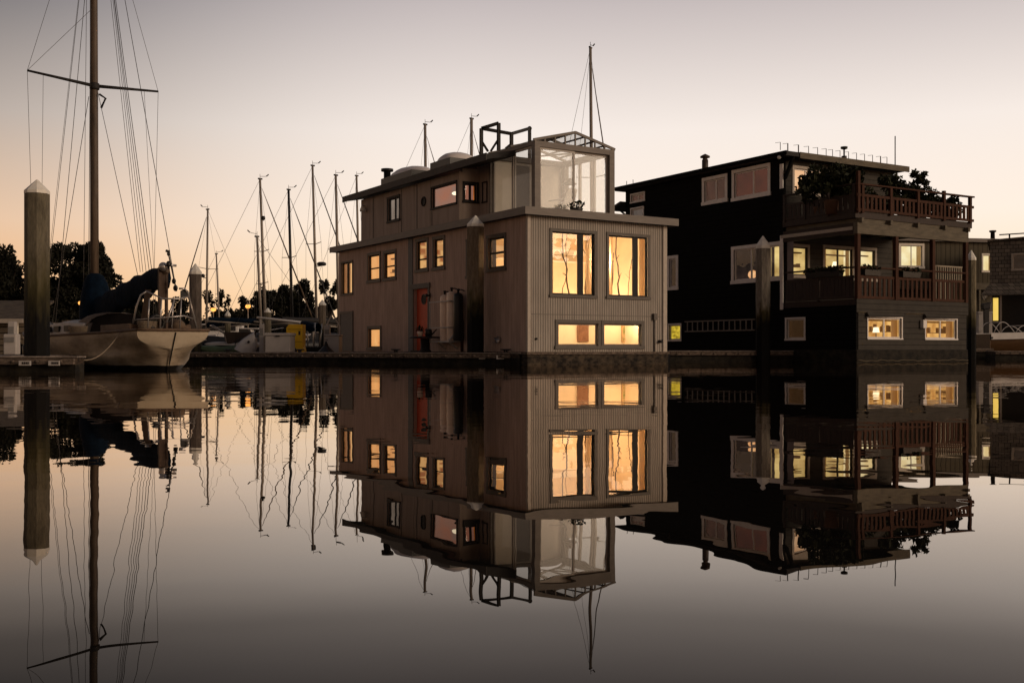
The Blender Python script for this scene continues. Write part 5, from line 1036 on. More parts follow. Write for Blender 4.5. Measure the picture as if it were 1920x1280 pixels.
# ------------------------------------------------------------------ sailboats across the basin
def far_sailboat(lab, px0, px1, py_top, Y, heading, L_=8.5, jib=1, mat=None, extra=None, hull=None, r0=0.075):
    X0, Xt = gx(px1, Y), gx(px0, Y); zt = gz(py_top, Y)
    t = thing('sailboat', lab, 'sailboat', (X0, Y, 0), R(heading), 'sailboats moored across the basin')
    hxv = Vector((math.cos(R(heading)), math.sin(R(heading)))); 
    lean = Vector(((Xt - X0) * math.cos(R(-heading)), (Xt - X0) * math.sin(R(-heading)), 0))
    rows = {}
    for sgn in (1, -1):
        rows[sgn] = []
        for i in range(11):
            q = i / 10; x = -L_ * 0.58 + L_ * q; b = 1.25 * math.sin(min(1, 0.42 + q * 0.9) * math.pi / 2) if q < 0.6 else 1.25 * (1 - ((q - 0.6) / 0.4) ** 2); b = max(b, 0.02); s_ = 0.95 + 0.25 * q ** 2
            rows[sgn].append([(x, 0, s_ - 0.02), (x, sgn * b, s_), (x, sgn * b * 0.93, s_ * 0.5), (x, sgn * b * 0.75, 0.05), (x, 0.0, -0.3)])
    m_ = MB(); m_.grid(rows[1]); m_.grid(rows[-1]); m_.add([p for p in rows[1][0]] + [p for p in rows[-1][0][::-1]], [tuple(range(10))]); m_.build('hull', hull or M_WHITE, t, weld=True)
    m_ = MB(); m_.hexa([(-1.6, -0.8, 0.95), (1.5, -0.7, 0.98), (1.5, 0.7, 0.98), (-1.6, 0.8, 0.95), (-1.5, -0.62, 1.42), (0.9, -0.5, 1.34), (0.9, 0.5, 1.34), (-1.5, 0.62, 1.42)]); cbn = m_.build('cabin', hull or M_WHITE, t, 0.04)
    m_ = MB()
    for sgn in (-1, 1): m_.hexa([(-1.3, sgn * 0.69, 1.12), (0.5, sgn * 0.655, 1.12), (0.5, sgn * 0.72, 1.12), (-1.3, sgn * 0.745, 1.12), (-1.3, sgn * 0.64, 1.27), (0.5, sgn * 0.60, 1.25), (0.5, sgn * 0.68, 1.25), (-1.3, sgn * 0.70, 1.27)])
    m_.build('cabin_window', M_SASH, cbn)
    mt = mat or M_ALU; topv = Vector((lean.x, lean.y, zt))
    MB().tube([(0, 0, 0.9), topv * 0.5 + Vector((0, 0, 0.45)), topv], [r0, r0 * 0.95, r0 * 0.75], 8).build('mast', mt, t)
    m_ = MB(); m_.tube([(-0.1, 0, 1.9), (-L_ * 0.42, 0, 2.05)], 0.06, 8); m_.build('boom', mt, t)
    rows_ = [[(-0.15 - L_ * 0.38 * i / 6, 0.14 * (1 - 0.4 * i / 6) * math.cos(k * 0.785), 2.05 + 0.02 * i + 0.2 * (1 - 0.5 * i / 6) * (1 + 0.1 * math.sin(i * 3)) * math.sin(k * 0.785)) for k in range(8)] for i in range(7)]
    m_ = MB(); m_.grid(rows_, True); m_.build('sail_cover', M_BLUE if jib % 2 else M_DKFR, t)
    sp = topv * 0.56; sp.z += 0.35
    for sgn in (-1, 1): MB().tube([(sp.x, 0, sp.z), (sp.x - 0.15, sgn * 0.85, sp.z + 0.05)], 0.022, 6).build('spreader', mt, t)
    for sgn in (-1, 1):
        m_ = MB(); m_.tube([topv - Vector((0, 0, 0.15)), (sp.x - 0.15, sgn * 0.85, sp.z + 0.05), (-0.1, sgn * 1.15, 1.0)], 0.008, 4); m_.build('shroud', M_WIRE, t)
    if jib:
        a = topv - Vector((-0.12, 0, zt * 0.05)); b = Vector((L_ * 0.40, 0, 1.25)); MB().tube([a, a * 0.85 + b * 0.15, a * 0.3 + b * 0.7, b], [0.012, 0.03, 0.045, 0.035], 7).build('furled_jib', M_CANVAS if jib == 1 else M_BLK, t)
    MB().tube([topv, (-L_ * 0.57, 0, 1.1)], 0.010, 4).build('backstay', M_WIRE, t)
    m_ = MB(); m_.tube([topv + Vector((-0.12, 0, 0.02)), topv + Vector((0.14, 0, 0.02))], 0.05, 6); m_.tube([topv, topv + Vector((0, 0, 0.3))], 0.012, 5); m_.tube([topv + Vector((0, 0, 0.16)), topv + Vector((0.38, 0.05, 0.2)), topv + Vector((0.55, 0.05, 0.32))], 0.014, 5); m_.tube([topv + Vector((0.44, 0.05, 0.22)), topv + Vector((0.58, 0.05, 0.34))], 0.035, 5); m_.build('wind_vane', M_WIRE, t)
    if extra:
        px, py, r = extra; zz = gz(py, Y); dx = (gx(px, Y) - X0) * math.cos(R(-heading)); dy = (gx(px, Y) - X0) * math.sin(R(-heading)); m_ = MB(); m_.lathe([(r * 0.7, -0.1), (r, -0.06), (r, 0.06), (r * 0.6, 0.12)], 10, (dx, dy, zz)); m_.bar((lean.x * 0.4, lean.y * 0.4, zz - 0.15), (dx, dy, zz - 0.1), 0.05); m_.build('radar_dome', M_BLK, t)
    return t
far_sailboat('sailboat with a furled jib leaning left, masthead just above the piling by the old sailboat', 389.5, 387, 393, 70, 150, 8.5, 3, extra=(380, 517, 0.14))
far_sailboat('small sailboat with the shortest of the bare masts, between two street lamps', 405.5, 413, 476, 92, 20, 7, 0)
far_sailboat('sailboat whose short mast stands close beside a taller one behind the big white box', 482, 491, 444, 60, 215, 7.5, 0, r0=0.085, hull=M_NAVYH)
far_sailboat('sailboat with a tall tan mast directly behind the big white box', 487.5, 499, 336, 62, 42, 9.0, 1, extra=(493.5, 409, 0.12), r0=0.09, hull=M_NAVYH)
far_sailboat('sailboat with the black mast behind the yellow cabinet', 541, 549, 356, 66, 42, 9.0, 2, M_BLK, r0=0.095, hull=M_NAVYH)
far_sailboat('sailboat with a mast carrying a dark radar dome, beside the grey house', 586, 595, 311, 64, 42, 10, 2, extra=(603, 495, 0.28), r0=0.085)
far_sailboat('sailboat partly hidden by the wall, its mast touching the grey house roof edge', 629.5, 636, 329, 62, 42, 9.5, 2, r0=0.09, hull=M_NAVYH)
far_sailboat('sailboat behind the grey house whose mast crosses the end of the upper eave', 668.5, 675, 330, 72, 42, 9, 0, r0=0.09)
far_sailboat('sailboat behind the grey house, mast rising beside the longer skylight', 797, 801, 234, 60, 42, 11, 1, r0=0.10)
far_sailboat('sailboat behind the grey house, mast rising beside the black roof guard', 884, 884, 223, 60, 42, 11, 1, r0=0.11)
far_sailboat('sailboat with the tallest far mast, rising behind the roof glass room', 1107, 1112, 90, 54, 60, 12, 1, r0=0.10)

# ------------------------------------------------------------------ motor cruisers, dinghy, boxes on the dock
def cruiser(lab, px, Y, heading, L_=9.0, k=1.0):
    t = thing('motor_cruiser', lab, 'motorboat', (gx(px, Y), Y, 0), R(heading), 'white motor cruisers across the basin')
    m_ = MB()
    for sgn in (1, -1): m_.grid([[(-L_ / 2 + L_ * q, 0, 1.2 + 0.5 * q * q), (-L_ / 2 + L_ * q + 0.5 * q, sgn * max(0.03, 1.5 * (1 - max(0, (q - 0.45) / 0.55) ** 2.2)), 1.2 + 0.5 * q * q), (-L_ / 2 + L_ * q, sgn * max(0.02, 1.25 * (1 - max(0, (q - 0.4) / 0.6) ** 1.8)), 0.2), (-L_ / 2 + L_ * q, 0, -0.3)] for q in [i / 10 for i in range(11)]])
    m_.box(-L_ / 2, -L_ / 2 + 0.03, -1.4, 1.4, 0.0, 1.2); m_.build('hull', M_WHITE, t, weld=True)
    m_ = MB(); m_.box(-L_ / 2 + 0.02, L_ * 0.35, -1.53, 1.53, 0.95, 1.02); m_.build('rub_rail', M_BLK, t)
    m_ = MB(); m_.hexa([(-L_ * 0.25, -1.2, 1.2), (L_ * 0.28, -1.0, 1.3), (L_ * 0.28, 1.0, 1.3), (-L_ * 0.25, 1.2, 1.2), (-L_ * 0.25, -1.1, 2.5 * k), (L_ * 0.1, -0.95, 2.5 * k), (L_ * 0.1, 0.95, 2.5 * k), (-L_ * 0.25, 1.1, 2.5 * k)]); c_ = m_.build('cabin', M_WHITE, t, 0.05)
    m_ = MB()
    for sgn in (-1, 1): m_.hexa([(-L_ * 0.22, sgn * 1.14, 1.75), (L_ * 0.12, sgn * 1.01, 1.75), (L_ * 0.12, sgn * 1.06, 1.75), (-L_ * 0.22, sgn * 1.2, 1.75), (-L_ * 0.22, sgn * 1.10, 2.2), (L_ * 0.08, sgn * 0.97, 2.2), (L_ * 0.08, sgn * 1.03, 2.2), (-L_ * 0.22, sgn * 1.16, 2.2)])
    m_.build('window_band', M_SASH, c_)
    m_ = MB(); m_.box(-L_ * 0.32, L_ * 0.14, -1.25, 1.25, 2.5 * k + 0.003, 2.6 * k); m_.box(-L_ * 0.15, L_ * 0.05, -0.9, 0.9, 2.6 * k, 3.1 * k); m_.build('flybridge', M_WHITE, t, 0.04)
    m_ = MB(); m_.tube([(L_ * 0.2, -0.9, 1.5), (L_ * 0.22, -0.9, 2.0), (L_ * 0.53, 0, 2.35), (L_ * 0.22, 0.9, 2.0), (L_ * 0.2, 0.9, 1.5)], 0.025, 6); m_.build('bow_rail', M_STEEL, t); return t
cruiser('white motor cruiser close behind the stern of the old sailboat', 396, 74, 200, 7.0, 0.85)
cruiser('white motor cruiser further back, under the two street lamps', 428, 100, 188, 9, 0.95)
cruiser('small white cruiser seen past the grey piling, left of the big white box', 455, 92, 10, 6.5, 0.66)
def box_thing(name, lab, cat, px0, px1, py0, Y, dep, rz=0.0, lidh=0.10, mat=None, z0=0.35, group=None):
    w = (px1 - px0) / F * Y; zt = gz(py0, Y); t = thing(name, lab, cat, (gx((px0 + px1) / 2, Y), Y, z0), R(rz), group)
    MB().box(-w / 2 + 0.03, w / 2 - 0.03, 0.03, dep - 0.03, 0, zt - z0 - lidh - 0.004).build('body', mat or M_WHITE2, t, 0.02)
    MB().box(-w / 2, w / 2, 0, dep, zt - z0 - lidh, zt - z0).build('lid', mat or M_WHITE2, t, 0.02); return t
b1 = box_thing('dock_box', 'big white dock box in front of the yellow cabinet', 'dock box', 495, 545, 624, 35.5, 0.9, 0, 0.09)
q = MB(); q.box(-0.06, 0.08, -0.02, 0.005, 0.52, 0.56); q.build('latch', M_BLK, b1)
b2 = box_thing('dock_box', 'white dock box standing against the grey house', 'dock box', 608, 637, 627, 37.6, 0.8, 0, 0.05)
def pedestal(lab, px0, px1, py0, Y, mat=None):
    w = (px1 - px0) / F * Y; zt = gz(py0, Y); t = thing('power_pedestal', lab, 'power pedestal', (gx((px0 + px1) / 2, Y), Y, 0.33), 0, 'shore power pedestals')
    MB().box(-w / 2, w / 2, 0, w * 0.8, 0, zt - 0.33).build('post', mat or M_WHITE2, t, 0.02); MB().box(-w * 0.36, w * 0.36, -0.015, -0.002, (zt - 0.33) * 0.6, (zt - 0.33) * 0.85).build('outlet_cover', plain("grey_cover", (0.2, 0.19, 0.18), 0.6), t); return t
pedestal('white power pedestal at the end of the big white dock box', 486, 494.5, 607, 36.4)
pedestal('white power pedestal behind the dock box by the grey house', 607, 618.5, 610, 38.6)
Y = 37.4; t = thing('storage_cabinet', 'bright yellow cabinet with a dark arched gap at its foot', 'cabinet', (gx(551, Y), Y, 0.35), 0)
w = 26 / F * Y; zt = gz(608, Y) - 0.35; q = MB(); arch = [(0.30 * w + 0.11 * math.cos(a), 0.0) for a in (0,)]
poly = [(-w / 2 + 0.12, 0), (-w / 2 + 0.12, 0)]
prof = [(-w / 2 - 0.02, 0.42), (-w / 2 - 0.02, zt - 0.12), (-w / 2 + 0.06, zt), (w / 2 + 0.06, zt), (w / 2 + 0.06, 0.2), (w / 2 + 0.1, 0.0), (w / 2 - 0.12, 0.0)] + [(w / 2 - 0.12 - 0.17 + 0.17 * math.cos(a * math.pi / 8), 0.17 * math.sin(a * math.pi / 8) * 1.1) for a in range(1, 9)] + [(-w / 2 + 0.06, 0.0), (-w / 2 + 0.06, 0.3)]
n = len(prof); q.add([(x, 0, z) for x, z in prof] + [(x, 0.55, z) for x, z in prof], [tuple(range(n)), tuple(range(n, 2 * n))[::-1]] + [(i, (i + 1) % n, n + (i + 1) % n, n + i) for i in range(n)]); q.build('body', M_YEL, t)
q = MB(); q.box(0.16, 0.23, -0.012, -0.002, zt * 0.62, zt * 0.76); q.build('handle_recess', M_BLK, t)
q = MB(); q.box(-w / 2 + 0.02, w / 2 + 0.05, -0.012, -0.003, 0.36, 0.375); q.box(-w / 2 + 0.02, w / 2 + 0.05, -0.012, -0.003, zt - 0.18, zt - 0.165); q.build('door_seam', plain("dark_yellow_seam", (0.3, 0.15, 0.01), 0.6), t)
for px, lab, ln, rz, mat, z0 in ((418, 'low dull green kayak lying on the dock behind the stern of the old sailboat', 1.0, 4, plain("dull_green_plastic", (0.06, 0.09, 0.05), 0.6), 0.42), (440, 'pale kayak lying behind the green one on the dock', 1.15, -10, M_WHITE2, 0.55)):
    Y = 37.6 if px == 418 else 38.1; t = thing('kayak', lab, 'kayak', (gx(px, Y), Y, z0), R(rz), 'kayaks on the dock')
    q = MB(); q.grid([[(x, (0.27 * (1 - (abs(x) / ln) ** 2.4) + 0.01) * math.cos(a * math.pi / 6), (0.16 * (1 - (abs(x) / ln) ** 3) + 0.01) * math.sin(a * math.pi / 6) + 0.10 * (x / ln) ** 2) for a in range(12)] for x in [ln * (k / 8 - 1) for k in range(17)]], True); q.build('hull', mat, t)
    q = MB(); q.tube([(0.3 * math.cos(a * 0.5236), 0.15 * math.sin(a * 0.5236), 0.155) for a in range(13)], 0.02, 6); q.build('cockpit_rim', M_BLK, t)
Y = 38.3; t = thing('dock_cart', 'grey two wheeled dock cart left of the propped white dinghy', 'cart', (gx(452, Y), Y, 0.35), R(20))
q = MB(); q.hexa([(-0.5, -0.3, 0.3), (0.4, -0.3, 0.3), (0.4, 0.3, 0.3), (-0.5, 0.3, 0.3), (-0.6, -0.36, 0.72), (0.5, -0.36, 0.72), (0.5, 0.36, 0.72), (-0.6, 0.36, 0.72)]); q.build('tub', M_DKWOOD, t, 0.02)
for sy in (-0.4, 0.4): q = MB(); q.tube([(0.24 * math.cos(a * 0.393), sy, 0.25 + 0.24 * math.sin(a * 0.393)) for a in range(17)], 0.03, 6); q.bar((0.22, sy, 0.25), (-0.22, sy, 0.25), 0.02); q.build('wheel', M_BLK, t)
q = MB(); q.tube([(-0.55, -0.3, 0.66), (-1.0, -0.28, 0.95), (-1.05, 0.28, 0.95), (-0.55, 0.3, 0.66)], 0.02, 6); q.build('handle', M_STEEL, t)
# upended dinghy on the dock
Y = 36.6; t = thing('dinghy', 'small white dinghy propped on end beside the big white box', 'dinghy', (gx(466, Y), Y, 0.34), R(0))
q = MB(); rows = []
for i in range(9):
    s_ = i / 8; wd = 0.30 * math.sin(min(1.0, 0.25 + 1.1 * (1 - s_)) * math.pi / 2) * (1 - 0.75 * s_ ** 3); cx = -0.18 + 0.42 * s_; zz = 0.0 + 0.60 * s_
    rows.append([(cx + wd * math.cos(math.pi * k / 8), -0.22 * math.sin(math.pi * k / 8) * (1 - 0.4 * s_), zz + 0.12 * math.cos(math.pi * k / 8) * -1) for k in range(9)])
q.grid(rows); q.grid([[(x * 0.97, y + 0.035, z) for x, y, z in r_] for r_ in rows]); q.build('hull', M_WHITE, t); q = MB(); q.tube([rows[i][0] for i in range(9)], 0.02, 5); q.tube([rows[i][-1] for i in range(9)], 0.02, 5); q.build('gunwale', M_STEEL, t)
q = MB(); q.ball((0.05, -0.2, 0.36), 0.05, 8); q.build('towing_eye', M_BLK, t)
# tarpaulin boat, A-frame, boat lying with boom across
Y = 45; t = thing('covered_boat', 'small boat under a blue tarpaulin, right of the yellow cabinet', 'boat', (gx(583, Y), Y, 0), R(0))
q = MB()
for sgn in (1, -1): q.grid([[(x, sgn * 0.8 * (1 - (abs(x) / 2) ** 3), 0.55), (x, sgn * 0.65 * (1 - (abs(x) / 2.2) ** 2), 0.1), (x, 0, -0.2)] for x in (-1.2, -0.8, -0.3, 0.3, 0.8, 1.2)])
q.build('hull', M_DKFR, t); w_ = gx(597, Y) - gx(583, Y)
q = MB(); q.grid([[(x, y, gz(603, Y) - 0.12 * (abs(y) / 0.7) ** 2 * 1.5 - 0.05 * math.sin(x * 5)) if abs(y) < 0.85 else (x, y, gz(621, Y)) for y in (-0.9, -0.8, -0.4, 0, 0.4, 0.8, 0.9)] for x in (-w_ * 1.1, -w_ * 0.5, 0, w_ * 0.5, w_ * 1.05)]); q.build('tarpaulin', M_BLUE, t)
for x in (-w_, w_):
    for y in (-0.8, 0.8): MB().tube([(x * 0.8, y * 0.85, 0.5), (x, y, gz(606, Y))], 0.03, 6).build('hoop', M_STEEL, t)
Y = 39.5; t = thing('trestle', 'white A-frame trestle beside the far corner of the grey house', 'trestle', (gx(623, Y), Y, 0.35), 0)
for px in (612, 637): MB().bar((gx(px, Y) - gx(623, Y), 0, gz(611, Y) - 0.35), (0, 0, gz(588, Y) - 0.35), 0.045).build('leg', M_WHITE2, t)
for px in (612, 637): MB().bar((gx(px, Y) - gx(623, Y), 0, 0), (gx(px, Y) - gx(623, Y), 0, gz(611, Y) - 0.35), 0.045).build('post', M_WHITE2, t)
Y = 37.2; t = thing('covered_anchor', 'low black cone shaped heap on the dock before the box by the house', 'tarp heap', (gx(614, Y), Y - 0.3, 0.35), 0)
q = MB(); q.lathe([(0.30, 0), (0.22, 0.08), (0.09, 0.22), (0.03, 0.36), (0.01, 0.38)], 11, smooth=False); q.build('tarpaulin', M_BLK, t); MB().tube([(0.02, 0, 0.36), (0.05, 0, 0.42), (-0.02, 0, 0.44)], 0.015, 5).build('rope', M_WIRE, t)
Y = 50; t = thing('spare_boom', 'long white spar lying slanted across the moored boats behind the dock', 'spar', at(482, 595, Y), 0)
o = at(482, 595, Y); e = at(592, 607, Y + 1.5); MB().tube([(0, 0, 0), tuple((e - o) * 0.5), tuple(e - o)], 0.055, 8).build('spar', M_WHITE, t)
for k_ in (0.05, 0.95): MB().tube([tuple((e - o) * k_), tuple((e - o) * k_ + Vector((0, 0.3, -o.z + 0.2)))], 0.04, 6).build('support', M_ALU, t)
# small stuff by the door of the grey house
uD = HA.L(797, -0.55); w = HA.C.xy + HA.ex * -0.55 + HA.ey * uD
t = thing('bollard_table', 'dark round table on a pedestal beside the red door', 'table', (w.x, w.y, 0.35), 0); th_ = HA.z(631, -0.55, uD) - 0.35
MB().lathe([(0.52, th_ - 0.05), (0.53, th_ - 0.02), (0.50, th_)], 20).build('table_top', M_BLK, t); MB().lathe([(0.22, 0), (0.20, 0.05), (0.15, 0.1), (0.15, th_ - 0.06)], 14).build('leg', M_DKFR, t)
t = thing('flower_pot', 'pale pot standing on the dark round table by the red door', 'pot', (w.x - 0.15, w.y - 0.1, 0.351 + th_), 0); MB().lathe([(0.07, 0), (0.10, 0.16), (0.09, 0.17), (0.01, 0.15)], 12).build('pot', M_TANK, t); leaves(50, [(0, 0, 0.24, 0.13, 0.13, 0.1)], 0.05, 31).build('foliage', M_PLANT, t)
t = thing('watering_can', 'black watering can on the dark round table by the red door', 'watering can', (w.x + 0.12, w.y - 0.05, 0.351 + th_), 0); MB().lathe([(0.11, 0), (0.11, 0.2), (0.08, 0.24)], 12).build('body', M_BLK, t); MB().tube([(0.1, 0, 0.06), (0.26, 0, 0.24)], [0.03, 0.02], 6).build('spout', M_BLK, t); MB().tube([(-0.09, 0, 0.05), (-0.18, 0, 0.15), (-0.05, 0, 0.28)], 0.015, 5).build('handle', M_BLK, t)

# ------------------------------------------------------------------ left edge: shed and pedestal
Y = 33.0; xs0, xs1 = -18.4, gx(46, Y); t = thing('shed', 'low brown weatherboard shed behind the big piling', 'shed', (xs1, Y, 0), R(-4))
L_ = xs1 - xs0; ze = gz(601, Y)
clap = grooved("brown_weatherboard", (0.16, 0.125, 0.09), 2, 0.19, 0.12, 0.02, 0.8, 0.25, 0.7, False)
MB().box(-L_, 0, 0.05, 3.0, 0.3, ze).build('wall', clap, t)
q = MB(); q.hexa([(-L_, -0.25, ze - 0.05), (0.12, -0.25, ze - 0.05), (0.12, 1.6, ze + 0.62), (-L_, 1.6, ze + 0.62), (-L_, -0.25, ze + 0.03), (0.12, -0.25, ze + 0.03), (0.12, 1.6, ze + 0.70), (-L_, 1.6, ze + 0.70)]); q.build('roof', mottled("brown_shake_roof", (0.06, 0.047, 0.035), (0.12, 0.095, 0.07), 4, (1, 3, 3)), t)
q = MB(); q.box(-0.36, -0.22, -0.0, 0.045, 0.3, ze - 0.06); q.build('corner_board', M_DULL, t)
q = MB(); q.box(-L_, 0.1, -0.27, -0.252, ze - 0.08, ze + 0.05); q.build('fascia', M_LTRIM, t)
MB().box(-19, 0, 0, 3.0, -0.4, 0.3).build('float', M_CONC2, t)
pedestal('grey power pedestal with a hose on the finger beside the shed', 6, 30, 626, 22.6); 
pedestal('narrow white power box behind the grey pedestal at the shed', 14, 28, 603, 24.0)

# ------------------------------------------------------------------ right edge: two more floating homes, motorboat
Yo = 62; t = thing('floating_home', 'olive board and batten floating home seen between the black and the shingled house', 'floating home', (gx(1640, Yo), Yo, 0), R(10))
def ov(px): r_ = (px - 960) / F; return (r_ * Yo - gx(1640, Yo)) / (math.cos(R(10)) - r_ * math.sin(R(10)))
hw = ov(1905); zt = gz(451, Yo + 1.0); zbm0, zbm1 = gz(541, Yo), gz(528, Yo)
q = Face('R', 0.0); wn = [(ov(1843), ov(1859), gz(508, Yo + 1.2), gz(478, Yo + 1.2)), (ov(1689), ov(1729), gz(499, Yo + 0.3), gz(460, Yo + 0.3))]
mb = MB(); q.wall(mb, 0, hw, zbm1, zt - 0.1, wn); mb.build('wall', M_BOARD, t)
mb = MB(); mb.box(0, 0.12, 0.122, 7, 0.4, zt - 0.1); mb.box(0.13, hw, 1.3, 1.42, 0.4, zbm1); mb.build('wall', M_BOARD, t)
furnish(window(t, q, wn[0], (), (), 0.09, M_DULL, M_WSASH, L_PALE), q, wn[0], 0.45, 41, True, False)
furnish(window(t, q, wn[1], (0.5,), (), 0.13, M_DULL, M_WSASH, L_PALE), q, wn[1], 0.45, 43, True, False)
mb = MB(); mb.box(-0.2, hw + 0.3, -0.25, 7.2, zt - 0.1, zt + 0.12); r_ = mb.build('roof', M_FASC, t)
mb = MB(); mb.lathe([(0.13, 0), (0.12, 0.45), (0.2, 0.5), (0.2, 0.58)], 12, (ov(1873), 0.6, zt + 0.12)); mb.build('chimney', M_BLK, r_)
mb = MB(); mb.box(0.0, hw, -0.12, 1.29, zbm0, zbm1 - 0.003); mb.build('balcony_beam', M_BEAM, t)
MB().box(-0.1, hw, -0.1, 7, -0.4, 0.4).build('float', M_CONC2, t)
for x in (ov(1834), ov(1861)): MB().box(x, x + 0.14, -0.08, 0.06, 0.4, zbm0).build('porch_post', M_BEAM, t)
for px in (1880, 1900): pass
Ys = 57; t = thing('floating_home', 'brown shingled floating home with a flared skirt, cut by the frame edge', 'floating home', (gx(1856, Ys), Ys, 0), R(-25))
zt = gz(453, Ys); zs = gz(541, Ys); ze = gz(553, Ys)
q = Face('R', 0.0); wn = [(1.12, 2.6, gz(505, 56.5), gz(478, 56.5))]
mb = MB(); q.wall(mb, 0, 6, zs, zt, wn); mb.box(-0.0, 0.12, 0.122, 6, zs, zt); 
mb.hexa([(-0.45, -0.5, ze - 0.02), (6, -0.5, ze - 0.02), (6, -0.4, ze - 0.05), (-0.4, -0.4, ze - 0.05), (-0.01, -0.012, zs + 0.25), (6, -0.012, zs + 0.25), (6, 0.0, zs + 0.2), (0, 0, zs + 0.2)])
mb.hexa([(-0.45, -0.5, ze - 0.02), (-0.4, -0.4, ze - 0.05), (-0.4, 6, ze - 0.05), (-0.45, 6, ze - 0.02), (-0.012, -0.012, zs + 0.25), (0, 0, zs + 0.2), (0, 6, zs + 0.2), (-0.012, 6, zs + 0.25)]); mb.build('shingle_wall', M_SHING, t)
window(t, q, wn[0], (0.5,), (), 0.08, MATS["pale_corner_board"], M_LTRIM, L_DIM)
mb = MB(); mb.hexa([(-0.12, -0.15, zt), (6, -0.15, zt + 0.35), (6, 6, zt + 0.35), (-0.12, 6, zt), (-0.12, -0.15, zt + 0.08), (6, -0.15, zt + 0.43), (6, 6, zt + 0.43), (-0.12, 6, zt + 0.08)]); r_ = mb.build('roof', M_SHING, t)
mb = MB(); mb.box(0.0, 6, 1.2, 1.3, 0.4, zs); mb.build('porch_wall', M_DKFR, t)
for x in (0.02, 0.48): MB().box(x, x + 0.1, -0.2, -0.1, 0.4, ze).build('porch_post', MATS["pale_corner_board"], t)
mb = MB(); mb.box(0.14, 0.40, 1.10, 1.197, gz(600, 57), gz(557, 57)); mb.build('glazed_door', L_YELG if False else lit_mat("yellow_door_light", s2l(225, 180, 60), s2l(255, 220, 120), 1, 2, (1, 1, 0.5)), t)
mb = MB(); mb.bar((0.95, 0.3, zt + 0.1), (0.95, 0.3, gz(440, 57)), 0.08); mb.bar((0.45, 0.3, gz(440, 57)), (3, 0.3, gz(438, 57)), 0.06); mb.build('roof_bracket', M_BLK, r_)
mb = MB(); mb.box(-0.3, 6, -0.5, 6, -0.4, 0.4); mb.build('float', M_CONC2, t)
mb = MB()
for i in range(12): mb.box(0.9 + i * 0.35, 0.95 + i * 0.35, -0.32, -0.27, 0.42, 1.4)
mb.box(0.7, 5, -0.34, -0.25, 1.4, 1.47); mb.build('porch_railing', M_DKFR, t)
Y = 53; t = thing('motorboat', 'varnished wooden motorboat with white gunwale, cut by the frame edge', 'motorboat', (gx(1838, Y), Y, 0.30), R(8))
q = MB(); L_ = 5.2
st = [i / 10 for i in range(11)]
def bsec(s_, sgn): b = 0.9 * (1 - max(0, (s_ - 0.5) / 0.5) ** 2.2) + 0.02; return [(L_ * s_ + 0.3 * s_, sgn * b, 0.92 + 0.25 * s_ ** 2), (L_ * s_, sgn * b * 0.92, 0.55 + 0.1 * s_), (L_ * s_, sgn * b * 0.75, -0.2), (L_ * s_, 0, -0.5)]
for sgn in (1, -1): q.grid([bsec(s_, sgn) for s_ in st])
q.box(-0.02, 0.02, -0.86, 0.86, -0.3, 0.9); q.build('hull', M_BROWNHULL, t, weld=True)
q = MB(); 
for sgn in (1, -1): 
    q.grid([[(p[0], p[1] + sgn * 0.02, p[2] + 0.05), (p[0], p[1] + sgn * 0.03, p[2] - 0.28 + 0.05 * s_)] for s_, p in ((s_, bsec(s_, sgn)[0]) for s_ in st)])
q.grid([[(L_ * s_ + 0.3 * s_, k * bsec(s_, 1)[0][1], 0.97 + 0.25 * s_ ** 2) for k in (-1, 0, 1)] for s_ in st[4:]]); q.build('gunwale', M_WHITE, t)
for (x0, hgt, wd) in ((0.35, 0.52, 1.1), (1.5, 0.36, 1.2)):
    q = MB(); q.tube([(x0 + wd * a / 12, -0.62, 0.98 + hgt * math.sin(math.pi * min(1, (a / 12) ** 0.8))) for a in range(13)], 0.02, 6); q.tube([(x0 + wd * a / 12, 0.62, 0.98 + hgt * math.sin(math.pi * min(1, (a / 12) ** 0.8))) for a in range(13)], 0.02, 6); q.bar((x0 + wd * 0.45, -0.62, 0.98 + hgt), (x0 + wd * 0.45, 0.62, 0.98 + hgt), 0.04); q.build('windscreen_hoop', M_WHITE, t)
q = MB(); q.ball((0.05, -0.88, 0.72), 0.09, 8); q.build('port_vent', M_BLK, t)
Y = 56; t = thing('outboard_motor', 'black outboard motor tilted on a stand behind the wooden motorboat', 'outboard motor', (gx(1849, Y), Y, 0.5), 0)
zc = gz(574, Y) - 0.5
mb = MB(); mb.hexa([(-0.22, -0.16, zc - 0.2), (0.2, -0.16, zc - 0.12), (0.2, 0.16, zc - 0.12), (-0.22, 0.16, zc - 0.2), (-0.26, -0.14, zc + 0.12), (0.24, -0.14, zc + 0.22), (0.24, 0.14, zc + 0.22), (-0.26, 0.14, zc + 0.12)]); mb.build('cowl', M_BLK, t, 0.05)
mb = MB(); mb.hexa([(-0.1, -0.07, 0), (0.12, -0.07, 0), (0.12, 0.07, 0), (-0.1, 0.07, 0), (-0.12, -0.1, zc - 0.15), (0.12, -0.1, zc - 0.13), (0.12, 0.1, zc - 0.13), (-0.12, 0.1, zc - 0.15)]); mb.hexa([(-0.35, -0.03, 0.12), (0.25, -0.03, 0.12), (0.25, 0.03, 0.12), (-0.35, 0.03, 0.12), (-0.3, -0.03, 0.2), (0.2, -0.03, 0.2), (0.2, 0.03, 0.2), (-0.3, 0.03, 0.2)]); mb.build('leg', M_BLK, t)
Y = 56.5; box_thing('dock_box', 'pale dock box behind the outboard motor', 'dock box', 1834, 1862, 584, Y, 0.8, 0, 0.1, M_WHITE2, 0.5)

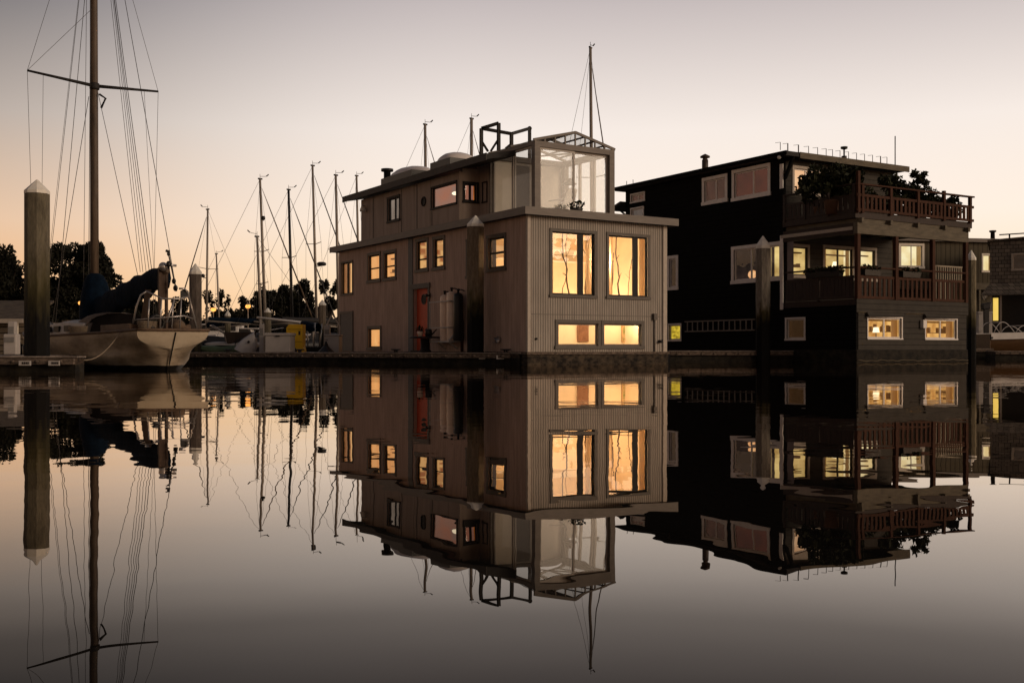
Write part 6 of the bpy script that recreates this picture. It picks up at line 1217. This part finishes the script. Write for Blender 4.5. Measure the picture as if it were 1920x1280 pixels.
# ------------------------------------------------------------------ trees and street lamps on the far shore
def tree(name, lab, px, py_top, Y, wpx, blobs, seed, leaf, n, base=0.5, tr_=0.25, group='trees on the far shore'):
    X = gx(px, Y); h = gz(py_top, Y) - base; w = wpx / F * Y / 2
    t = thing(name, lab, 'tree', (X, Y, base), 0, group); rnd = random.Random(seed); cs = []
    for (bx_, bz_, rx, rz_) in blobs:
        for _ in range(7):
            cs.append((w * (bx_ + rnd.uniform(-0.5, 0.5) * rx * 1.3), rnd.uniform(-0.5, 0.5) * w * 0.8, h * (bz_ + rnd.uniform(-0.5, 0.5) * rz_ * 1.3), w * rx * rnd.uniform(0.3, 0.62), w * rx * rnd.uniform(0.4, 0.7), h * rz_ * rnd.uniform(0.3, 0.55)))
    cs = [(a, b, min(c, h - f * 0.9), d, e, f) for a, b, c, d, e, f in cs]
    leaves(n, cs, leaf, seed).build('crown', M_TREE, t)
    m_ = MB(); m_.tube([(0, 0, -0.5), (0.1, 0, h * 0.3), (0.0, 0, h * 0.6)], [tr_ * 1.3, tr_, tr_ * 0.6], 8)
    for c in cs[::5]: m_.tube([(0, 0, h * 0.3), (c[0] * 0.5, c[1] * 0.5, h * 0.35 + (c[2] - h * 0.3) * 0.5), c[:3]], [tr_ * 0.5, tr_ * 0.35, tr_ * 0.12], 5)
    m_.build('trunk', M_BARK, t); return t
TG = 150
tree('cypress_tree', 'dense dark tree at the far edge, left of the big piling', 12, 446, TG, 84, [(-0.1, 0.8, 0.55, 0.2), (0.15, 0.6, 0.7, 0.25), (-0.3, 0.5, 0.7, 0.3), (0.1, 0.25, 0.85, 0.35), (0.5, 0.68, 0.3, 0.15), (-0.5, 0.2, 0.7, 0.3)], 1, 0.27, 19125)
tree('cypress_tree', 'big rounded dark tree behind the mast of the old sailboat', 150, 453, TG, 150, [(-0.45, 0.86, 0.42, 0.18), (0.2, 0.86, 0.5, 0.2), (-0.5, 0.6, 0.6, 0.3), (0.1, 0.62, 0.7, 0.3), (0.55, 0.66, 0.42, 0.22), (0.85, 0.42, 0.28, 0.12), (-0.3, 0.3, 0.85, 0.35), (0.4, 0.25, 0.75, 0.3), (0.9, 0.25, 0.3, 0.15)], 2, 0.29, 36125)
tree('cypress_tree', 'loose low tree behind the boom of the old sailboat', 268, 552, TG + 10, 90, [(-0.4, 0.75, 0.55, 0.3), (0.3, 0.62, 0.5, 0.28), (0, 0.35, 0.9, 0.4), (-0.6, 0.3, 0.5, 0.3)], 3, 0.26, 8500)
tree('cypress_tree', 'low tree between the stern of the old sailboat and the shorter piling', 345, 556, TG + 25, 70, [(-0.3, 0.72, 0.5, 0.3), (0.4, 0.5, 0.5, 0.3), (0, 0.3, 0.9, 0.4)], 4, 0.26, 6375)
tree('cypress_tree', 'spindly low tree behind the shortest bare mast', 408, 540, TG + 20, 62, [(-0.6, 0.78, 0.3, 0.2), (0.35, 0.85, 0.35, 0.2), (0.2, 0.55, 0.5, 0.2), (0, 0.3, 0.9, 0.35)], 5, 0.26, 6800)
tree('cypress_tree', 'far low tree behind the street lamp nearer the white box', 445, 556, TG + 40, 60, [(0.3, 0.82, 0.35, 0.24), (-0.4, 0.5, 0.5, 0.3), (0.3, 0.4, 0.8, 0.4)], 6, 0.27, 5950)
tree('cypress_tree', 'broad dark tree behind the tan mast and its shorter neighbour', 508, 534, TG + 15, 104, [(-0.35, 0.72, 0.5, 0.3), (0.3, 0.85, 0.5, 0.24), (0.0, 0.6, 0.8, 0.3), (-0.6, 0.4, 0.5, 0.35), (0.6, 0.5, 0.5, 0.35), (0, 0.25, 0.95, 0.35)], 7, 0.27, 14875)
tree('cypress_tree', 'dark tree behind the yellow cabinet and the black mast', 566, 524, TG + 5, 56, [(0.0, 0.88, 0.55, 0.2), (-0.3, 0.6, 0.7, 0.3), (0.5, 0.55, 0.5, 0.3), (0, 0.25, 0.95, 0.4)], 8, 0.27, 9775)
tree('cypress_tree', 'dark tree with gaps beside the far corner of the grey house', 618, 522, TG, 62, [(-0.3, 0.9, 0.34, 0.14), (0.4, 0.88, 0.4, 0.14), (0.1, 0.62, 0.5, 0.14), (-0.5, 0.5, 0.5, 0.22), (0.2, 0.25, 0.95, 0.4)], 9, 0.27, 8925)
tree('cypress_tree', 'tree behind the grey house, only glimpsed past its far corner', 668, 540, TG + 5, 70, [(0, 0.75, 0.6, 0.3), (0, 0.3, 0.9, 0.4)], 10, 0.27, 5312)
rnd = random.Random(77); cs = []
for i in range(150):
    X = -86 + 62 * i / 150; cs.append((X + rnd.uniform(-0.6, 0.6), 172 + rnd.uniform(-4, 4), rnd.uniform(2.0, 5.0), 1.5, 1.5, rnd.uniform(1.5, 2.6)))
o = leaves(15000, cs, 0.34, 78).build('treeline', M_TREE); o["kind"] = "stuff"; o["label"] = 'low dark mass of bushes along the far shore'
def street_lamp(lab, px, py, Y):
    t = thing('street_lamp', lab, 'street lamp', (gx(px, Y), Y, 1.0), 0, 'lit street lamps on the shore'); z = gz(py, Y) - 1.0
    MB().tube([(0, 0, 0), (0, 0, z)], [0.08, 0.05], 8).build('pole', M_ALU, t)
    MB().ball((0, 0, z), 0.33, 10, (1, 1, 0.8)).build('lamp_globe', lit_mat("street_lamp_glow", (1.0, 0.36, 0.07), (1.0, 0.42, 0.10), 2.0), t)
    MB().lathe([(0.30, z + 0.18), (0.12, z + 0.28), (0.02, z + 0.3)], 10).build('lamp_cap', M_BLK, t)
street_lamp('lit street lamp above the cabin of the old sailboat', 152, 568, 125)
street_lamp('lit street lamp beside the shortest bare mast', 400, 580, 128)
street_lamp('lit street lamp left of the tan mast and the big white box', 465, 574, 126)
